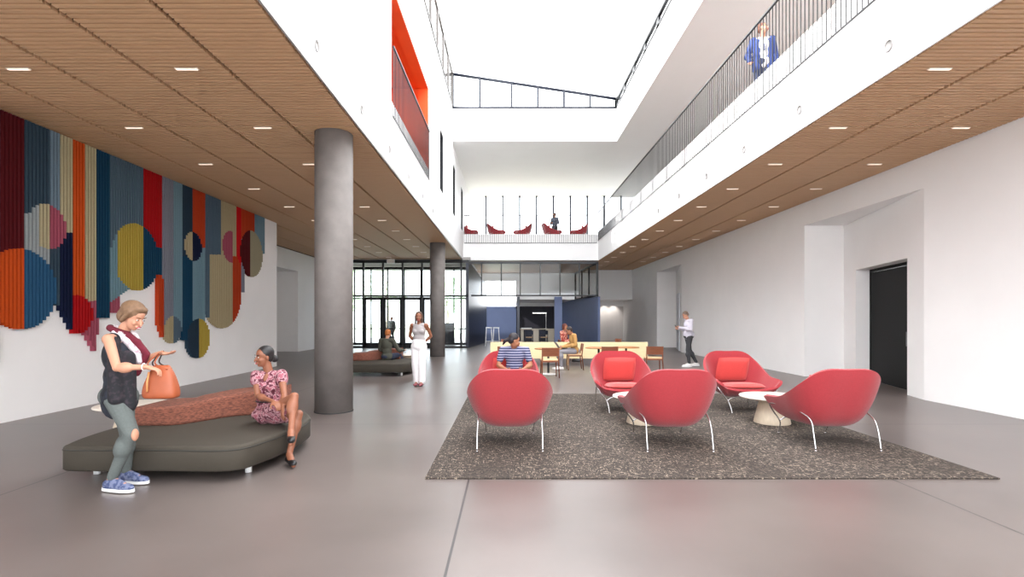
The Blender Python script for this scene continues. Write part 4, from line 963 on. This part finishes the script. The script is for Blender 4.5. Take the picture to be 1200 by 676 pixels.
# --- man with the phone ----------------------------------------------------------
J, B, f_, r_ = stand(807, 16.9, (-1, -.05), 1.80, head=(0, .10, 1.55), neck=(0, .03, 1.42), elR=(.22, .02, 1.12), elL=(-.22, .02, 1.12), wrR=(.08, .28, 1.14), wrL=(-.06, .30, 1.18), anR=(.08, -.28, .10), toR=(.09, -.13, .04), knR=(.08, -.06, .5), anL=(-.1, .02, .09), toL=(-.1, .18, .035), knL=(-.09, .06, .5))[:4]
t, g, (X, Y, Z) = person('man in a pale shirt by the right wall looking at his phone', (B.x, B.y, 0), J, (-.85, 0, -.52), (-.4, 0, .9), 'light', mat('grey brown hair', '#6f5d50', .7), 'cap', vox=.013, face=True)
V = Vol(); torso(V, J, .018, 1.0, neck=False); V.ell(J['pelvis']+Vector((0, 0, .05)), .185, .15, .14)
for s_ in 'LR': arm(V, J, s_, .014)
V.skin('shirt', mat('pale lavender shirt', '#c9c4cf', .85, bump=.08, bscale=30), t, .012, 2)
DGT = mat('dark grey trousers', '#3a3a3d', .85)
V = Vol(); V.ell(J['pelvis'], .17, .13, .12)
for s_ in 'LR': leg(V, J, s_, .013, f1=.93)
V.skin('trousers', DGT, t, .012, 2)
for s_ in 'LR': shoe(J, s_, t, mat('white sneaker', '#dedbd8', .6), WHITEM)
ph = J['wrL']+Vector((-.11, -.02, .03)); tt = thing('phone', 'black phone held by the man standing by the right wall', 'phone', ph)
local(MB().box(-.035, .035, -.005, .005, -.07, .07), 'phone_case', BLACK, tt, bevel=.003); local(MB().box(-.031, .031, .005, .006, -.064, .064), 'screen', mat('phone screen', '#3b4a66', .2), tt)
tt.rotation_euler = (math.radians(-45), 0, PI/2)
# --- man upstairs ------------------------------------------------------------------
J, B, f_, r_ = stand(894, 10.78, (-.25, -1), 1.80, elR=(.27, -.02, 1.12), wrR=(.26, .12, .93), neck=(0, 0, 1.42), head=(.0, .03, 1.585))[:4]
for q in J: J[q] = J[q]+Vector((0, 0, ZF)) if isinstance(J[q], Vector) else J[q]
t, g, (X, Y, Z) = person('man in a blue blazer standing behind the right upper balcony railing', (B.x, B.y, ZF), J, (.55, -.82, .1), (0, 0, 1), 'light', mat('reddish brown hair', '#6b4232', .7), 'cap', vox=.012, face=True)
V = Vol(); torso(V, J, .012, 1.0, neck=False); V.skin('shirt', mat('white dress shirt', '#e9e7ea', .8), t, .012, 2)
V = Vol(); L_, R_ = J['shL'], J['shR']; X = nrm(R_-L_)
pv = J['pelvis']; n = J['neck']
for s_, S_ in ((-1, L_), (1, R_)):
    V.cap(n+X*s_*.07-Z*.05-Y*.01, S_, .06, .068); V.cap(n+X*s_*.105-Z*.12, pv+X*s_*.11+Vector((0, 0, .1)), .10, .10, 14, (X, .8)); V.cap(pv+X*s_*.11+Vector((0, 0, .1)), pv+X*s_*.11+Vector((0, 0, -.1)), .105, .115, 14, (X, .8))
V.cap(n-Z*.14-Y*.05, pv-Y*.045, .12, .12)
for s_ in 'LR': arm(V, J, s_, .018)
V.skin('blazer', mat('blue blazer cloth', '#34467f', .85, var=.06, scale=30), t, .012, 2)
V = Vol(); V.ell(pv, .172, .13, .12)
for s_ in 'LR': leg(V, J, s_, .016, f1=.97)
V.skin('trousers', mat('navy trousers', '#2a3350', .85), t, .013, 2)
V = Vol(); V.cap(n+Y*.085-Z*.06, n+Y*.125-Z*.30, .014, .02, 8); V.skin('tie', mat('grey blue tie', '#5c6076', .7), t, .007, 1)
for s_ in 'LR': shoe({**J}, s_, t, BLACK, None)
# --- person upstairs at the back ------------------------------------------------------
J, B, f_, r_ = stand(650, 29.9, (-.6, -.8), 1.74, wrR=(.10, .25, 1.08), elR=(.24, .02, 1.12), wrL=(-.06, .27, 1.1))[:4]
for q in J: J[q] = J[q]+Vector((0, 0, ZF+.01))
t, g, (X, Y, Z) = person('person in grey standing among the red chairs on the rear upper balcony', (B.x, B.y, ZF+.01), J, (-.7, -.6, -.3), (0, 0, 1), 'tan', mat('dark hair', '#2c2422', .7), 'cap', vox=.018)
V = Vol(); torso(V, J, .02, 1.0, neck=False)
for s_ in 'LR': arm(V, J, s_, .018)
V.skin('jacket', mat('grey jacket', '#5d6373', .85), t, .016, 2)
V = Vol(); V.ell(J['pelvis'], .17, .13, .12)
for s_ in 'LR': leg(V, J, s_, .016, f1=.97)
V.skin('trousers', DGT, t, .016, 2)
for s_ in 'LR': shoe(J, s_, t, BLACK, None)

# --- seated skeleton ---------------------------------------------------------------------
def sit(x, d, fac, seat=.46, h=1.7, z0=0., **o):
    f = nrm((fac[0], fac[1], 0)); r = Vector((f.y, -f.x, 0)); k = h/1.7; B = Vector((x, d, z0)); s = seat
    g = lambda a, b, z: B+r*a*k+f*b*k+Vector((0, 0, z))
    J = dict(head=g(0, .05, s+.75), neck=g(0, -.02, s+.60), pelvis=g(0, 0, s+.10), shR=g(.18, -.02, s+.56), shL=g(-.18, -.02, s+.56), elR=g(.23, .03, s+.28), elL=g(-.23, .03, s+.28), wrR=g(.12, .26, s+.22), wrL=g(-.12, .26, s+.22),
             hipR=g(.09, .03, s+.085), hipL=g(-.09, .03, s+.085), knR=g(.10, .44, s+.07), knL=g(-.10, .44, s+.07), anR=g(.1, .42, .09), anL=g(-.1, .42, .09), toR=g(.11, .58, .035), toL=g(-.11, .58, .035), sit=1)
    for kk, v in o.items(): J[kk] = g(*v)
    return J, B, f, r
def dress_seated(t, J, top, bottom, shoem, sleeves=2, vox=.013, k=1.):
    V = Vol(); torso(V, J, .016, k, neck=False)
    for s_ in 'LR':
        if sleeves == 2: arm(V, J, s_, .014)
        else: S_ = Vector(J['sh'+s_]); V.cap(S_, S_+(Vector(J['el'+s_])-S_)*.6, .064, .06)
    V.skin('shirt', top, t, vox, 2)
    V = Vol(); V.ell(J['pelvis']-Vector((0, 0, .01)), .17, .14, .105)
    for s_ in 'LR': leg(V, J, s_, .013, f1=.93)
    V.skin('trousers', bottom, t, vox, 2)
    for s_ in 'LR': shoe(J, s_, t, shoem, None)
# person in the striped shirt, in the red chair behind
J, B, f_, r_ = sit(.1, 9.02, (0, -1), .47, 1.72, z0=0, knR=(.12, .44, .50), knL=(-.12, .44, .50), anR=(.12, .62, .118), anL=(-.12, .62, .118), toR=(.13, .78, .06), toL=(-.13, .78, .06), head=(.0, .09, 1.165), neck=(0, .0, 1.06), shR=(.20, 0, 1.0), shL=(-.20, 0, 1.0), elR=(.27, .05, .74), elL=(-.27, .05, .74))
t, g, fr_ = person('person in a navy striped shirt sitting in the red chair behind the leftmost front one', (.1, 8.9, RZ), J, (.93, .2, -.3), (0, 0, 1), 'tan', mat('near black hair', '#221c22', .6), 'pony', vox=.011, face=True)
dress_seated(t, J, stripe_mat('navy striped cloth', '#343a5c', '#a9a6bb', .042, 'Z', .3), mat('blue jeans', '#3b4a66', .85), mat('white sneaker', '#dedbd8', .6), 1)
# person with the laptop
J, B, f_, r_ = sit(1.98, 15.9, (-1, -.15), .48, 1.75, head=(0, .16, 1.165), neck=(0, .06, 1.07), shR=(.19, .05, 1.03), shL=(-.19, .05, 1.03), wrR=(.08, .36, .68), wrL=(-.08, .36, .68))
t, g, fr_ = person('person in a tan shirt sitting with a laptop before the long bench', (1.98, 15.9, 0), J, (-.85, -.1, -.5), (-.3, 0, .9), 'tan', mat('dark hair', '#2c2422', .7), 'cap', vox=.012, face=True)
dress_seated(t, J, mat('tan shirt cloth', '#b58a52', .9), mat('light grey trousers', '#8d8a90', .9), mat('white sneaker', '#dedbd8', .6))
lp = thing('laptop', 'dark laptop on the lap of the person in the tan shirt', 'laptop', (1.98-.36, 15.86, .645)); lp.rotation_euler = (0, 0, PI/2+.15)
local(MB().box(-.16, .16, -.11, .11, 0, .018), 'keyboard_base', BLACK, lp, bevel=.004); local(MB().box(-.16, .16, -.004, .004, 0, .21, Matrix.Translation((0, .11, .012)) @ Matrix.Rotation(math.radians(-35), 4, 'X')), 'lid', GREYM, lp, bevel=.002)
# person in red beyond the bench
J, B, f_, r_ = sit(1.98, 18.95, (1, -.5), .48, 1.68)
t, g, fr_ = person('person in a red patterned shirt sitting beyond the long bench', (1.98, 18.95, 0), J, (.9, -.4, -.1), (0, 0, 1), 'tan', mat('chestnut hair', '#5a2a20', .7), 'bob', vox=.016)
dress_seated(t, J, blotch_mat('red patterned cloth', '#8c2a24', '#d99a86', 14), DGT, BLACK, vox=.015)
# man in olive on the far bench, seen from behind
J, B, f_, r_ = sit(-3.50, 15.25, (.25, 1), .35, 1.80, wrR=(.30, .40, .60), elR=(.29, .1, .62), knR=(.14, .46, .46), knL=(-.14, .46, .46), anR=(.14, .72, .10), anL=(-.14, .72, .10), toR=(.15, .86, .04), toL=(-.15, .86, .04), head=(0, .06, 1.10))
t, g, fr_ = person('man in an olive jacket sitting on the far bench with his back to us', (-3.5, 15.25, 0), J, (.3, 1, -.15), (0, 0, 1), 'light', mat('ginger hair', '#a8602c', .7), 'cap', vox=.013)
dress_seated(t, J, mat('olive jacket cloth', '#4a4a40', .9, var=.08, scale=30), mat('dark jeans', '#2b3348', .9), BLACK)
# person outside the doors
J, B, f_, r_ = stand(459, 33.0, (-.3, -1), 1.64)[:4]
t, g, fr_ = person('person in a grey top standing outside the glass doors', (B.x, B.y, 0), J, (-.3, -1, 0), (0, 0, 1), 'tan', mat('dark hair', '#2c2422', .7), 'cap', vox=.018)
V = Vol(); torso(V, J, .018, 1.0, neck=False)
for s_ in 'LR': arm(V, J, s_, .016)
V.skin('shirt', mat('grey shirt cloth', '#6a6c68', .9), t, .016, 2)
V = Vol(); V.ell(J['pelvis'], .17, .13, .12)
for s_ in 'LR': leg(V, J, s_, .016, f1=.97)
V.skin('trousers', DGT, t, .016, 2)
for s_ in 'LR': shoe(J, s_, t, BLACK, None)
